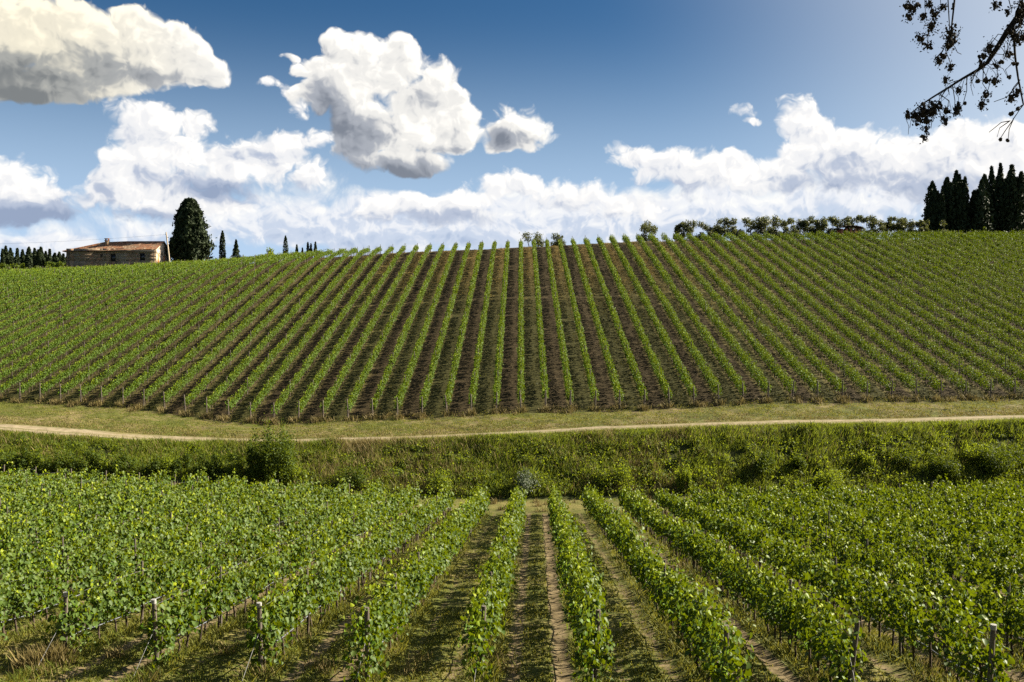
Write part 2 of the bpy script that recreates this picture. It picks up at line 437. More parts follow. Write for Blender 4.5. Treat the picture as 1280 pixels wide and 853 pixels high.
M["weed"] = leaf_mat("weed_leaf", (.020, .046, .004), (.140, .180, .016), (.1, .14, .02), (.09, .115, .025), .6, .08, .38, (.34, .41, .018), None, .72, .55)
M["shrub"] = leaf_mat("shrub_leaf", (.018, .040, .004), (.115, .150, .013), (.1, .14, .02), (.05, .075, .016), .6, .10, .28, (.19, .24, .010), None, .3)
M["grey_shrub"] = leaf_mat("grey_shrub_leaf", (.04, .06, .026), (.09, .115, .055), (.1, .14, .02), (.15, .17, .12), .6, .3, .2, (.12, .16, .06), None, .3)
M["cypress"] = leaf_mat("cypress_leaf", (.010, .018, .007), (.026, .040, .013), (.1, .1, .1), (.02, .03, .01), .7, .15, .05, (.03, .05, .01))
M["olive"] = leaf_mat("olive_leaf", (.042, .056, .014), (.105, .122, .034), (.1, .1, .1), (.08, .09, .05), .55, .25, .30, (.14, .15, .03), None, .3)
M["bark"] = plain("bark", (.05, .038, .028), (.12, .095, .07), 9, .9, .6, .1, (1, 1, .3))
M["vine_bark"] = plain("vine_bark", (.035, .026, .02), (.10, .075, .055), 30, .9, .5, .1, (1, 1, .3))
M["post"] = plain("weathered_post", (.06, .048, .037), (.16, .135, .11), 25, .85, .5, .15, (1, 1, .12))
M["cap"] = plain("white_paint", (.20, .19, .175), (.36, .35, .32), 20, .7, .1)
M["hose"] = plain("hose_plastic", (.10, .11, .13), (.16, .17, .20), 6, .45, .0, .5)
M["wire"] = plain("galvanised_wire", (.10, .10, .10), (.17, .17, .17), 9, .6, 0)
M["twig"] = plain("twig", (.014, .011, .009), (.028, .022, .016), 30, .9, .2, .1)
M["cone"] = plain("seed_cone", (.018, .013, .009), (.04, .03, .02), 120, .85, .4, .1)

def ground_mat(kind):
    m, n, b, out = mat(kind)
    P = pos(n)
    sp_ = n.new("ShaderNodeSeparateXYZ"); n.put(sp_.inputs[0], P)
    x, y, z = sp_.outputs
    big = n.noise(P, 0.22, 3, .6); med = n.noise(P, 1.6, 4, .6); fine = n.noise(P, 9, 3, .65)
    streak = n.noise(n.vec("MULTIPLY", P, (1.0, 3.4, 1.0)), 1.7, 4, .65)
    green = n.mix(n.smooth(fine, .3, .7), (.036, .050, .007, 1), (.098, .100, .021, 1))
    straw = n.mix(n.smooth(fine, .3, .7), (.120, .102, .032, 1), (.205, .17, .062, 1))
    grass = n.mix(n.smooth(n.math("ADD", n.math("MULTIPLY", big, .5), n.math("MULTIPLY", streak, .5)), .44, .64), green, straw)
    dirt = n.mix(n.smooth(med, .3, .7), (.085, .063, .031, 1), (.19, .145, .078, 1))
    h = n.math("ADD", n.math("MULTIPLY", fine, .4), streak)
    dist = 0.05
    if kind == "field_soil":
        s = n.math("DIVIDE", n.math("SUBTRACT", n.math("MULTIPLY_ADD", y, -NS, x), 1.25), 2.5)
        s = n.math("MULTIPLY_ADD", n.math("SUBTRACT", n.noise(P, .5, 2), .5), .10, s)
        f = n.math("FRACT", s)
        par = n.math("FLOORED_MODULO", n.math("FLOOR", s), 2.0)     # 0: mown, 1: the strips that are driven
        t2 = n.math("MULTIPLY", n.math("SUBTRACT", 1.0, n.math("ABSOLUTE", n.math("DIVIDE", n.math("SUBTRACT", f, .74), .13)), clamp=True), n.math("MULTIPLY_ADD", par, .55, .45))
        t1 = n.math("MULTIPLY", n.math("SUBTRACT", 1.0, n.math("ABSOLUTE", n.math("DIVIDE", n.math("SUBTRACT", f, .28), .12)), clamp=True), n.math("MULTIPLY_ADD", par, .35, .35))
        rut = n.math("MAXIMUM", t1, t2)
        rut = n.smooth(n.math("MULTIPLY_ADD", n.math("SUBTRACT", streak, .5), 1.7, rut), .22, .50)
        bare = n.smooth(big, .60, .72)
        col = n.mix(n.math("MAXIMUM", rut, n.math("MULTIPLY", bare, .6)), grass, dirt)
    elif kind == "hill_soil":
        s = n.math("DIVIDE", n.math("MULTIPLY_ADD", y, -HS, x), 2.5)
        s = n.math("MULTIPLY_ADD", n.math("SUBTRACT", n.noise(P, .6, 3), .5), .16, s)
        par = n.math("FLOORED_MODULO", n.math("FLOOR", s), 2.0)
        f = n.math("FRACT", s)
        edge = n.math("MINIMUM", f, n.math("SUBTRACT", 1.0, f))
        soil = n.mix(n.smooth(fine, .3, .7), (.012, .009, .0038, 1), (.052, .037, .015, 1))
        soil = n.mix(n.math("MULTIPLY", n.smooth(streak, .58, .72), .7), soil, (.14, .10, .05, 1))
        dull = n.mix(n.smooth(fine, .3, .7), (.018, .022, .005, 1), (.060, .053, .015, 1))
        gold = n.mix(n.math("MULTIPLY", n.smooth(z, 3.0, 17.0), n.smooth(n.math("ABSOLUTE", x), 62.0, 30.0)), dull, n.mix(n.smooth(streak, .3, .7), (.055, .040, .011, 1), (.135, .095, .028, 1)))
        # out on the left flank the soil strips are grown over too
        over = n.math("MULTIPLY", n.smooth(x, -28.0, -58.0), .62)
        strip = n.mix(n.smooth(n.math("ADD", over, n.math("MULTIPLY", n.math("SUBTRACT", med, .5), .9)), .30, .55), soil, gold)
        col = n.mix(par, gold, strip)
        col = n.mix(n.math("MULTIPLY", n.smooth(edge, .17, .06), .65), col, n.mix(.5, green, (.15, .105, .045, 1)))
        dist = 0.09
    elif kind == "track_dirt":
        at = n.new("ShaderNodeAttribute", attribute_name="across")
        r = n.math("MULTIPLY", n.math("ABSOLUTE", at.outputs["Fac"]), 1.7)
        e = n.math("MULTIPLY_ADD", n.math("SUBTRACT", n.math("MULTIPLY_ADD", big, .8, streak), .9), 2.0, r)
        mid = n.smooth(n.math("MULTIPLY_ADD", n.math("SUBTRACT", med, .5), .5, r), .32, .12)
        sand = n.mix(n.smooth(med, .25, .75), (.17, .135, .082, 1), (.30, .245, .16, 1))
        col = n.mix(n.math("MAXIMUM", n.smooth(e, .95, 1.75), n.math("MULTIPLY", mid, .55)), sand, grass)
        dist = 0.02
    elif kind == "path_earth":
        col = n.mix(n.smooth(n.math("ADD", n.math("MULTIPLY", big, .6), n.math("MULTIPLY", streak, .5)), .36, .52), dirt, grass)
    elif kind == "bank_earth":
        col = n.mix(n.smooth(med, .3, .7), (.022, .032, .007, 1), (.06, .062, .018, 1))
    elif kind == "verge_turf":
        col = n.mix(n.math("MULTIPLY", n.smooth(n.math("MULTIPLY_ADD", n.math("SUBTRACT", big, .5), .6, streak), .50, .60), .85), grass, dirt)
    else:
        col = n.mix(n.smooth(n.noise(P, .02, 4), .4, .6), (.07, .09, .025, 1), (.15, .14, .05, 1))
    n.put(b.inputs["Base Color"], col)
    b.inputs["Roughness"].default_value = .95; b.inputs["Specular IOR Level"].default_value = .1
    bp = n.new("ShaderNodeBump"); bp.inputs["Strength"].default_value = .9; bp.inputs["Distance"].default_value = dist
    n.put(bp.inputs["Height"], h); n.l.new(bp.outputs[0], b.inputs["Normal"])
    return m

# ------------------------------------------------------------------ the ground, in sheets that share their edges
xs = np.concatenate([-np.geomspace(900, 135, 26), -np.arange(130, 62, -.8), np.arange(-62, 62.01, .22), np.arange(62.8, 130.1, .8), np.geomspace(135, 900, 26)])
def sheet(name, ya, yz, n, m):
    ya = ya(xs) if callable(ya) else np.full_like(xs, ya); yz = yz(xs) if callable(yz) else np.full_like(xs, yz)
    t = np.linspace(0, 1, n + 1)[:, None]
    Yg = ya[None] * (1 - t) + yz[None] * t; Xg = np.broadcast_to(xs[None], Yg.shape)
    V = np.stack([Xg, Yg, H(Xg, Yg)], -1).reshape(-1, 3)
    c = len(xs); i = np.arange(n)[:, None] * c; j = np.arange(c - 1)[None]
    Fq = np.stack([i + j, i + j + 1, i + c + j + 1, i + c + j], -1).reshape(-1, 4)
    at = {"across": ((Yg - track_y(Xg)) / track_w(Xg)).ravel()} if name == "dirt_track" else None
    o = link(name, np_mesh(name, V, [Fq], m, True, at))
    return tag(o, kind="structure")
sheet("grassy_bank_ground", -60, 13, 40, ground_mat("verge_turf"))
sheet("vineyard_field", 13, 72.5, 300, ground_mat("field_soil"))
sheet("farm_path", 72.5, 77.5, 20, ground_mat("path_earth"))
sheet("bank_ground", 77.5, lambda x: track_y(x) - track_w(x) - .2, 30, ground_mat("bank_earth"))
sheet("dirt_track", lambda x: track_y(x) - track_w(x) - .2, lambda x: track_y(x) + track_w(x) + .2, 22, ground_mat("track_dirt"))
sheet("verge_ground", lambda x: track_y(x) + track_w(x) + .2, lambda x: yb(x) - 0.6, 40, ground_mat("verge_turf"))
sheet("vineyard_hill", lambda x: yb(x) - 0.6, 235, 300, ground_mat("hill_soil"))
sheet("upland_ground", 235, 700, 60, ground_mat("far_land"))
def far_sheet():
    fx = np.linspace(-4200, 4200, 90); fy = np.linspace(700, 4200, 40)
    Xg, Yg = np.meshgrid(fx, fy)
    prof = np.interp(Xg, [-4200, -1900, -1350, -1150, -900, -780, -640, -400], [120, 190, 232, 236, 222, 226, 180, 0])
    ridge = np.exp(-((Yg - 2700) / 450) ** 2) * prof * (1 + .08 * vnoise(Xg, Yg, 300, 4, 3))
    Z = np.where(Yg < 701, -10, -6) + ridge
    V = np.stack([Xg, Yg, Z], -1).reshape(-1, 3); c = len(fx)
    i = np.arange(len(fy) - 1)[:, None] * c; j = np.arange(c - 1)[None]
    Fq = np.stack([i + j, i + j + 1, i + c + j + 1, i + c + j], -1).reshape(-1, 4)
    tag(link("distant_hills", np_mesh("distant_hills", V, [Fq], plain("haze_tinted_hill", (.030, .055, .060), (.055, .085, .090), .02, .95, 0, .05, local=False), True)), kind="structure")  # wooded ridge with the blue of distance haze mixed into its colour
far_sheet()

# ------------------------------------------------------------------ leaves
def unit(v): return v / (np.linalg.norm(v, axis=-1, keepdims=True) + 1e-9)

def leaves(C, N, T, S, fold=0.14, simple=False, aspect=0.9):
    """one folded leaf at every centre C, facing N, tip along T, of length S. Returns verts, quads."""
    T = unit(T - (T * N).sum(1, keepdims=True) * N); B = np.cross(N, T)
    S = S[:, None]; n = len(C)
    if simple:
        V = np.stack([C - .5 * S * T, C - .46 * aspect * S * B + fold * S * N, C + .5 * S * T, C + .46 * aspect * S * B + fold * S * N], 1)
        i = np.arange(n)[:, None] * 4
        return V.reshape(-1, 3), [i + np.array([[0, 3, 2, 1]])], 4
    w1, w2 = .50 * aspect, .42 * aspect
    V = np.stack([C - .42 * S * T, C - w1 * S * B - .22 * S * T + fold * S * N, C - w2 * S * B + .18 * S * T + fold * S * N,
                  C + .58 * S * T - fold * .6 * S * N, C + w2 * S * B + .18 * S * T + fold * S * N, C + w1 * S * B - .22 * S * T + fold * S * N], 1)
    i = np.arange(n)[:, None] * 6
    return V.reshape(-1, 3), [np.concatenate([i + np.array([[0, 3, 2, 1]]), i + np.array([[0, 5, 4, 3]])])], 6

def rnd_dir(n): return unit(rng.normal(size=(n, 3)))

# ------------------------------------------------------------------ trellised vines
def canopy(x0, skew, y0, y1, lo, top, pitch, shoots, per, size, far=False, width=.17, whip=.16, end_droop=False):
    """leaf cloud of one row from y0 to y1, in world coordinates"""
    nv = max(2, int((y1 - y0) / pitch)); vy = y0 + .25 + np.arange(nv) * pitch
    vig = np.clip(1 + .75 * vnoise(vy + x0 * 37.0, vy * 0 + x0 * 11.0, 2.6, 31, 2) * 1.6 + rng.normal(0, .07, nv), .62, 1.22)
    keep = rng.random(nv) > .03
    vi = np.repeat(np.arange(nv)[keep], shoots); ns = len(vi)
    by = vy[vi] + rng.uniform(-.56, .56, ns) * pitch
    by = np.clip(by, y0 + .05, y1)
    bz = lo + rng.normal(0, .06, ns)
    L = (top - lo) * rng.uniform(.62 if not far else .72, 1.08, ns) * (vig[vi] if not far else .3 + .7 * vig[vi])
    L = np.where(rng.random(ns) < whip, L + rng.uniform(.12, .55 if not far else .34, ns), L)
    lx = rng.normal(0, .11 if not far else .08, ns); ly = rng.normal(0, .20, ns)
    si = np.repeat(np.arange(ns), per); n = len(si)
    t = rng.uniform(-.22 if not far else -.07, 1.0, n)
    t = np.where(t < 0, t * rng.uniform(.2, 1.0, n) * (1.2 if not far else .8), t)
    if far:
        off = np.sign(rng.normal(size=n)) * np.abs(rng.normal(width, .065, n)) * np.where(t > .8, .55, 1.0)
        y = by[si] + ly[si] * t * .6 + rng.normal(0, .09, n)
    else:           # every shoot is a leafy wand of its own, with dark gaps between it and the next
        so = np.sign(rng.normal(size=ns)) * np.abs(rng.normal(width * .75, .075, ns))
        wand = .105 * (1.15 - .5 * np.clip(t, 0, 1))
        off = so[si] * np.where(t > .7, .8, 1.0) + rng.normal(0, 1, n) * wand * .8
        y = by[si] + ly[si] * np.abs(t) * .9 + rng.normal(0, 1, n) * wand
    xr = x0 + lx[si] * np.abs(t) + off * (.75 + .5 * vig[vi][si])
    hh = bz[si] + L[si] * t
    if end_droop:
        m = y < y0 + 1.1
        hh = np.where(m & (rng.random(n) < .5), rng.uniform(.18, 1.2, n), hh)
    hh = np.maximum(hh, .12)
    C = np.stack([xr + skew * y, y, H0(x0 + skew * y, y) + hh], 1)
    side = np.stack([np.sign(off), np.zeros(n), np.full(n, .35)], 1)
    N = unit(side + .75 * rng.normal(size=(n, 3)))
    T = unit(np.stack([np.sign(off) * .35, np.zeros(n), np.full(n, -.8)], 1) + .5 * rng.normal(size=(n, 3)))
    T = np.where((t > .86)[:, None], unit(rnd_dir(n) + np.array([0, 0, .9])), T)
    S = size * (.45 + .85 * rng.random(n) ** .8) * np.where(t > .85, .72, 1.0)
    return C, N, T, S, np.clip(t, 0, 1)

def tree_trunk_mesh(i):
    r = np.random.default_rng(100 + i); b = MB()
    z = np.linspace(-.06, .82, 6); dx = np.cumsum(r.normal(0, .022, 6)); dy = np.cumsum(r.normal(0, .03, 6))
    b.tube(np.stack([dx - dx[0], dy - dy[0], z], 1), np.array([.045, .034, .028, .030, .026, .03]), 6)
    p = (dx[-1] - dx[0], dy[-1] - dy[0], .80)
    for s in (-1, 1):
        b.tube([p, (p[0] + r.normal(0, .02), p[1] + s * .18, .85), (p[0], p[1] + s * .40, .84)], [.020, .016, .010], 5)
    return b.mesh("trunk", M["vine_bark"], True)
TRUNKS = [tree_trunk_mesh(i) for i in range(5)]

def post_mesh(h, r, top=None):
    b = MB(); b.tube([(0, 0, -.15), (.006, 0, h * .5), (0, .004, h)], [r * 1.06, r, r * .95], 8)
    return b.mesh("post", M["post"], True)
POST, ENDPOST, HPOST = post_mesh(1.75, .035), post_mesh(1.66, .055), post_mesh(1.85, .045)
_b = MB(); _b.tube([(0, 0, 1.58), (0, 0, 1.675)], [.060, .060], 8); CAP = _b.mesh("cap", M["cap"], True)

ORD = ["first", "second", "third", "fourth", "fifth", "sixth", "seventh", "eighth", "ninth", "tenth", "eleventh", "twelfth", "thirteenth", "fourteenth", "fifteenth", "sixteenth", "seventeenth", "eighteenth", "nineteenth"]
TENS = {20: ("twentieth", "twenty"), 30: ("thirtieth", "thirty"), 40: ("fortieth", "forty"), 50: ("fiftieth", "fifty")}
def ordinal(n):
    if n < 20: return ORD[n - 1]
    a, b = TENS[n // 10 * 10]
    return a if n % 10 == 0 else b + "-" + ORD[n % 10 - 1]

def near_start(x0):
    return float(np.interp(x0, [-60, -13.75, -11.25, -8.75, -6.25, -3.75, -1.25, 1.25, 3.75, 6.25, 8.75, 13.75, 60], [25.5, 24.6, 23.9, 23.1, 22.7, 22.2, 22.4, 22.0, 20.0, 20.2, 19.5, 19.2, 19]))

for j in range(-18, 16):
    x0 = 1.25 + 2.5 * j
    ya, ye = near_start(x0), 72.0 + rng.uniform(-.3, .3)
    ux = lambda y: 640 + F * (x0 + NS * y) / y
    while ya < 66 and not (-170 < ux(ya) < 1450): ya += .8
    if ya >= 66: continue
    in_front = ya == near_start(x0)
    root = empty("vine_trellis", (x0 + NS * ya, ya, float(H0(x0 + NS * ya, ya))))
    n_from = (-j) if j <= -1 else (j + 1)
    side = "left" if j <= -1 else "right"
    if j == -1: lab = "leafy vine row bordering the worn wheel track on its left"
    elif j == 0: lab = "leafy vine row bordering the worn wheel track on its right"
    else: lab = "leafy vine row in the near field, %s row %s of the worn wheel track" % (ordinal(n_from), side)
    tag(root, lab, "vine row", "vine rows in the near field")
    O = np.array(root.location)
    parts = []
    # (from, to, shoots, leaves, size): finer where the row is close
    cuts = [(ya, min(38., ye), 9, 29, .125), (38., 54., 8, 20, .155), (54., ye, 8, 16, .175)]
    Vs, Fs, As, nb = [], [], [], 0
    for (a, b_, sh, per, sz) in cuts:
        a = max(a, ya)
        if b_ - a < 1.0: continue
        C, N, T, S, age = canopy(x0, NS, a - ((1.0 if abs(x0) < 5 else .45) if a == ya and in_front else 0), b_, .82, 1.86, .8, sh, per, sz, end_droop=(a == ya and in_front))
        V, q, k = leaves(C, N, T, S)
        Vs.append(V - O); Fs.append(q[0] + nb); nb += len(V); As.append(np.repeat(age, k))
    link("foliage", np_mesh("foliage", np.concatenate(Vs), [np.concatenate(Fs)], M["vine"], False, {"age": np.concatenate(As)}), root)
    # vine trunks
    ny = np.arange(ya + .25, ye, .8); tmax = 72 if abs(x0) < 10 else 50
    for y in ny[ny < tmax]:
        x = x0 + NS * y + rng.normal(0, .03)
        link("trunk", TRUNKS[int(rng.integers(5))], root, (x - O[0], y - O[1], float(H(x, y)) - O[2]), rng.uniform(-.4, .4) + (math.pi if rng.random() < .5 else 0))
    # posts: a stout one at each end, slimmer ones every five vines
    for y in np.arange(ya + 4.5, ye - 1, 5.0):
        x = x0 + NS * y
        p = link("post", POST, root, (x - O[0], y - O[1], float(H(x, y)) - O[2])); p.rotation_euler = (rng.normal(0, .02), rng.normal(0, .02), 0)
    for y, lean in ((ya - .15, .10), (ye + .15, -.06)):
        if y < ya and not in_front: continue
        x = x0 + NS * y
        p = link("end_post", ENDPOST, root, (x - O[0], y - O[1], float(H(x, y)) - O[2])); p.rotation_euler = (lean, rng.normal(0.02, .035), 0)
        if y < ya and round(x0, 2) in (-11.25, -8.75, -6.25, 8.75): link("cap", CAP, p)
    yy = np.arange(ya - .1, ye, .8); yy = np.append(yy, ye); xx = x0 + NS * yy
    hz = .56 + .035 * np.sin(yy * 1.3 + j) + rng.normal(0, .012, len(yy))
    b = MB(); b.tube(np.stack([xx + .05, yy, H0(xx, yy) + hz], 1) - O, .014, 5); b.build("irrigation_hose", M["hose"], root, True)
    b = MB()
    for h in (.86, 1.55):
        b.tube(np.stack([xx, yy, H0(xx, yy) + h], 1) - O, .004, 3)
    if in_front:
        gy = ya - 1.35; gx = x0 + NS * gy - .1
        b.tube(np.array([(gx, gy, float(H(gx, gy)) + .02), (x0 + NS * ya, ya - .2, float(H0(x0 + NS * ya, ya)) + 1.1)]) - O, .007, 4)
    b.build("trellis_wire", M["wire"], root)

for k in range(-52, 48):
    X0 = 2.5 * k
    ya = float(yb(np.array(X0 + .9))) + .6
    ye = (193.5 if X0 > -25 else float(np.interp(-X0, [25, 60, 120], [194, 212, 226]))) + rng.uniform(-.6, .6)
    uu = lambda y: 651 + F * X0 / y
    y0_ = ya
    while ya < ye and not (-170 < uu(ya) < 1420): ya += 1.0
    if ye - ya < 6: continue
    root = empty("vine_trellis", (X0 + HS * ya, ya, float(H0(X0 + HS * ya, ya))))
    ground = "grass on its right" if k % 2 == 0 else "tilled soil on its right"
    if k == 0: lab = "hillside vine row running straight uphill in the middle of the slope"
    else: lab = "hillside vine row, %s, %s %s of the straight uphill row" % (ground, ordinal(abs(k)), "left" if k < 0 else "right")
    tag(root, lab, "vine row", "vine rows on the hillside")
    O = np.array(root.location)
    mid = min(max(ya, 150.), ye)
    Vs, Fs, As, nb = [], [], [], 0
    for (a, b_, sh, per, sz) in ((ya, mid, 10, 14, .165), (mid, ye, 9, 12, .19)):
        if b_ - a < 2: continue
        C, N, T, S, age = canopy(X0, HS, a, b_, .70, float(np.interp(X0, [-40, 0, 25], [1.38, 1.48, 1.70])), .85, sh, per, sz, True, float(np.interp(X0, [-40, 0, 25], [.12, .15, .20])), .30)
        V, q, kk = leaves(C, N, T, S, simple=True)
        Vs.append(V - O); Fs.append(q[0] + nb); nb += len(V); As.append(np.repeat(age, kk))
    link("foliage", np_mesh("foliage", np.concatenate(Vs), [np.concatenate(Fs)], M["hill_vine"], False, {"age": np.concatenate(As)}), root)
    for y in np.append(np.arange(ya + 7, ye - 2, 9.0), ye):
        x = X0 + HS * y
        link("post", HPOST, root, (x - O[0], y - O[1], float(H(x, y)) - O[2]))
    if ya == y0_:
        y = ya - .1; x = X0 + HS * y
        p = link("end_post", HPOST, root, (x - O[0], y - O[1], float(H(x, y)) - O[2])); p.scale = (1.5, 1.5, 1.0); p.rotation_euler = (.10, rng.normal(0, .03), 0)
    ty = np.arange(ya + .25, ye, .85); tx = X0 + HS * ty + rng.normal(0, .03, len(ty)); tz = H(tx, ty)
    ang3 = np.array([0, 2.094, 4.189]); n = len(ty)
    ring = np.stack([np.cos(ang3), np.sin(ang3), 0 * ang3], 1) * .045
    lo = np.stack([tx, ty, tz - .05], 1)[:, None] + ring[None]; hi = np.stack([tx + rng.normal(0, .04, n), ty + rng.normal(0, .06, n), tz + .85], 1)[:, None] + ring[None] * .7
    V = np.concatenate([lo, hi], 1).reshape(-1, 3) - O
    i6 = np.arange(n)[:, None] * 6
    q = np.concatenate([i6 + np.array([[a, (a + 1) % 3, 3 + (a + 1) % 3, 3 + a]]) for a in range(3)])
    tag(link("trunk", np_mesh("trunk", V, [q], M["vine_bark"]), root), kind="stuff")

# ------------------------------------------------------------------ shrubs and trees
def cloud_mesh(name, m, C, N, T, S, O, simple=True, fold=.12, aspect=.9):
    V, q, k = leaves(C, N, T, S, fold, simple, aspect)
    return np_mesh(name, V - np.asarray(O), q, m)

def clump_points(centres, radii, n, hollow=.55):
    """points in a set of ellipsoid clumps, mostly towards their skins"""
    centres = np.asarray(centres, float); radii = np.asarray(radii, float)
    wgt = radii[:, 0] * radii[:, 2]; i = rng.choice(len(centres), n, p=wgt / wgt.sum())
    d = rnd_dir(n); r = hollow + (1 - hollow) * rng.random(n) ** .7
    r = r * (1 + .18 * rng.normal(size=n))
    return centres[i] + d * r[:, None] * radii[i], d

def shrub(name, label, cat, x, y, w, h, m, n, size, group=None, upright=.0, lumps=14, stems=4, depth=None):
    gz = float(H(x, y)); root = empty(name, (x, y, gz)); tag(root, label, cat, group)
    cs, rs = [], []
    for i in range(lumps):
        a = rng.uniform(0, 2 * math.pi); rr = math.sqrt(rng.random()); t = rng.random() ** .8
        ht_ = h * (1 - .45 * rr ** 1.8) * rng.uniform(.72, 1.0) if i else h          # how high this stem reaches
        rad = rr * w * .40 * (1.15 - .35 * t)
        q = w * rng.uniform(.11, .19) * (1 - .35 * t * (upright > .4)); qz = q * (1 + upright)
        cs.append((math.cos(a) * rad, math.sin(a) * rad * (depth or w) / w, max(qz * .7, (ht_ - qz * .8) * (.25 + .75 * t))))
        if upright > .7:      # plumes
            q = w * rng.uniform(.05, .10); qz = h * rng.uniform(.17, .30); zt = ht_ * rng.uniform(.55, 1.0)
            cs[-1] = (cs[-1][0] * (.55 + .55 * zt / h), cs[-1][1] * (.55 + .55 * zt / h), max(zt - qz, qz * .8))
        rs.append((q, q, qz))
    C, d = clump_points(cs, rs, n)
    if upright:   # shoots that stand proud of the crown
        k = n // 5; j = rng.integers(0, len(cs), k); C[:k] = np.array(cs)[j] + rng.normal(0, .25 * w / lumps ** .5, (k, 3)) + np.stack([0 * j, 0 * j, np.array(rs)[j, 2] * rng.uniform(.5, 1.5, k)], 1)
    C[:, 2] = np.abs(C[:, 2] - .05) + .05
    N = unit(d + .8 * rng.normal(size=(n, 3)) + np.array([0, 0, .3])); T = unit(rng.normal(size=(n, 3)) + np.array([0, 0, upright]))
    link("foliage", cloud_mesh("foliage", m, C, N, T, size * rng.uniform(.6, 1.25, n), (0, 0, 0), aspect=.62), root)
    for i in range(stems):
        c = cs[i % lumps]; b = MB()
        b.tube([(rng.normal(0, .08), rng.normal(0, .08), -.1), (c[0] * .4, c[1] * .4, c[2] * .5), (c[0] * .9, c[1] * .9, c[2])], [.02 * h ** .5 + .01, .02 * h ** .5, .008], 5)
        b.build("stem", M["bark"], root, True)
    return root

def conifer(name, label, u, vtop, d, wpx, n, size, group=None, prof="cypress", lump=.22, base=None, m="cypress", zlow=None):
    x = put(u, d); gz = float(H0(x, d)) - .1 if base is None else base
    top = (430 - vtop) / F * d; h = top - gz; Rm = wpx / F * d / 2
    root = empty(name, (x, d, gz)); tag(root, label, "tree", group)
    t = rng.random(n) ** .9
    a = rng.uniform(0, 2 * math.pi, n)
    if prof == "column":     # pencil cypress
        r = np.interp(t, [0, .08, .35, .7, .92, 1], [.45, .8, 1, .85, .42, .06])
    elif prof == "broad":    # old wide cypress, blunt top
        r = np.interp(t, [0, .08, .3, .5, .75, .92, .98, 1], [.88, .95, 1, .86, .62, .40, .26, .08])
    elif prof == "ragged":   # old cypress with broken limbs and a pointed leader
        r = np.interp(t, [0, .1, .35, .6, .8, .93, 1], [.85, 1, .92, .70, .40, .16, .03])
    else:                    # fir: tiers
        r = np.interp(t, [0, .08, 1], [.7, 1, .04]) * (.62 + .38 * (1 - (t * 6.5) % 1.0))
    if prof == "multi":      # a clump of leaders of unequal height
        K = 6; ldx = rng.uniform(-.62, .62, (K, 2)) * Rm; lh = rng.uniform(.70, .97, K); lh[0] = 1.0; ldx[0] *= .3; lw = rng.uniform(.42, .66, K)
        wh = rng.choice(K, n, p=(lh * lw) / (lh * lw).sum())
        r = np.interp(t, [0, .3, .7, .9, 1], [1.05, 1, .62, .30, .04]) * lw[wh]
    lob = 1 + lump * 2 * vnoise(a * Rm * 1.2, t * h, max(.9, Rm * .38), int(u) % 97, 2)
    # closes up where the angle wraps
    lob = np.where(a > 5.6, lob * (6.283 - a) / .683 + (1 + lump * 2 * vnoise(0 * a, t * h, max(.9, Rm * .38), int(u) % 97, 2)) * (1 - (6.283 - a) / .683), lob)
    rr = Rm * r * lob * (1 - .60 * rng.random(n) ** 2.0)
    stray = rng.random(n) < .09; rr = np.where(stray, rr * rng.uniform(1.0, 1.25, n), rr)
    C = np.stack([np.cos(a) * rr, np.sin(a) * rr, h * (.03 + .97 * t)], 1)
    if prof == "multi": C[:, 0] += ldx[wh, 0]; C[:, 1] += ldx[wh, 1]; C[:, 2] *= lh[wh]
    rad = np.stack([np.cos(a), np.sin(a), 0 * a], 1)
    N = unit(rad + .7 * rng.normal(size=(n, 3)))
    T = unit(rad * .5 + np.array([0, 0, 1.0 if prof != "fir" else -.1]) + .45 * rng.normal(size=(n, 3)))
    link("crown", cloud_mesh("crown", M[m], C, N, T, size * rng.uniform(.6, 1.3, n), (0, 0, 0), aspect=.6), root)
    b = MB(); tr = max(.10, Rm * .10)
    b.tube([(0, 0, -.4), (0, 0, h * .35), (0, 0, h * .9)], [tr * 1.2, tr, .04], 7); b.build("trunk", M["bark"], root, True)
    return root

def broadleaf(name, label, u, vtop, d, wpx, n, size, m, group=None, trunk_h=.3, lumps=9):
    x = put(u, d); gz = float(H0(x, d)) - .1; h = (430 - vtop) / F * d - gz; w = wpx / F * d
    root = empty(name, (x, d, gz)); tag(root, label, "tree", group)
    cs, rs = [], []
    for i in range(lumps):
        a = rng.uniform(0, 6.283); r = rng.random() ** .5 * .40 * w; t = rng.random()
        cs.append((math.cos(a) * r, math.sin(a) * r, h * (trunk_h + .12 + (.78 - trunk_h) * t)))
        q = w * rng.uniform(.15, .24); rs.append((q, q, q * rng.uniform(.75, 1.05)))
    top = max(c[2] + r[2] for c, r in zip(cs, rs)); k = h / top
    cs = [(c[0], c[1], c[2] * k) for c in cs]
    C, dd = clump_points(cs, rs, n, .35)
    N = unit(dd + rng.normal(size=(n, 3))); T = rnd_dir(n)
    link("crown", cloud_mesh("crown", M[m], C, N, T, size * rng.uniform(.6, 1.3, n), (0, 0, 0), aspect=.6), root)
    b = MB(); fk = h * trunk_h
    b.tube([(0, 0, -.3), (rng.normal(0, .06), rng.normal(0, .06), fk * .6), (rng.normal(0, .12), rng.normal(0, .1), fk)], [.026 * h + .05, .02 * h + .03, .018 * h + .02], 7)
    for c in cs[:6]:
        b.tube([(0, 0, fk * .85), (c[0] * .45, c[1] * .45, (fk + c[2]) * .5), c], [.012 * h + .02, .009 * h + .015, .015], 5)
    b.build("trunk", M["bark"], root, True)
    return root

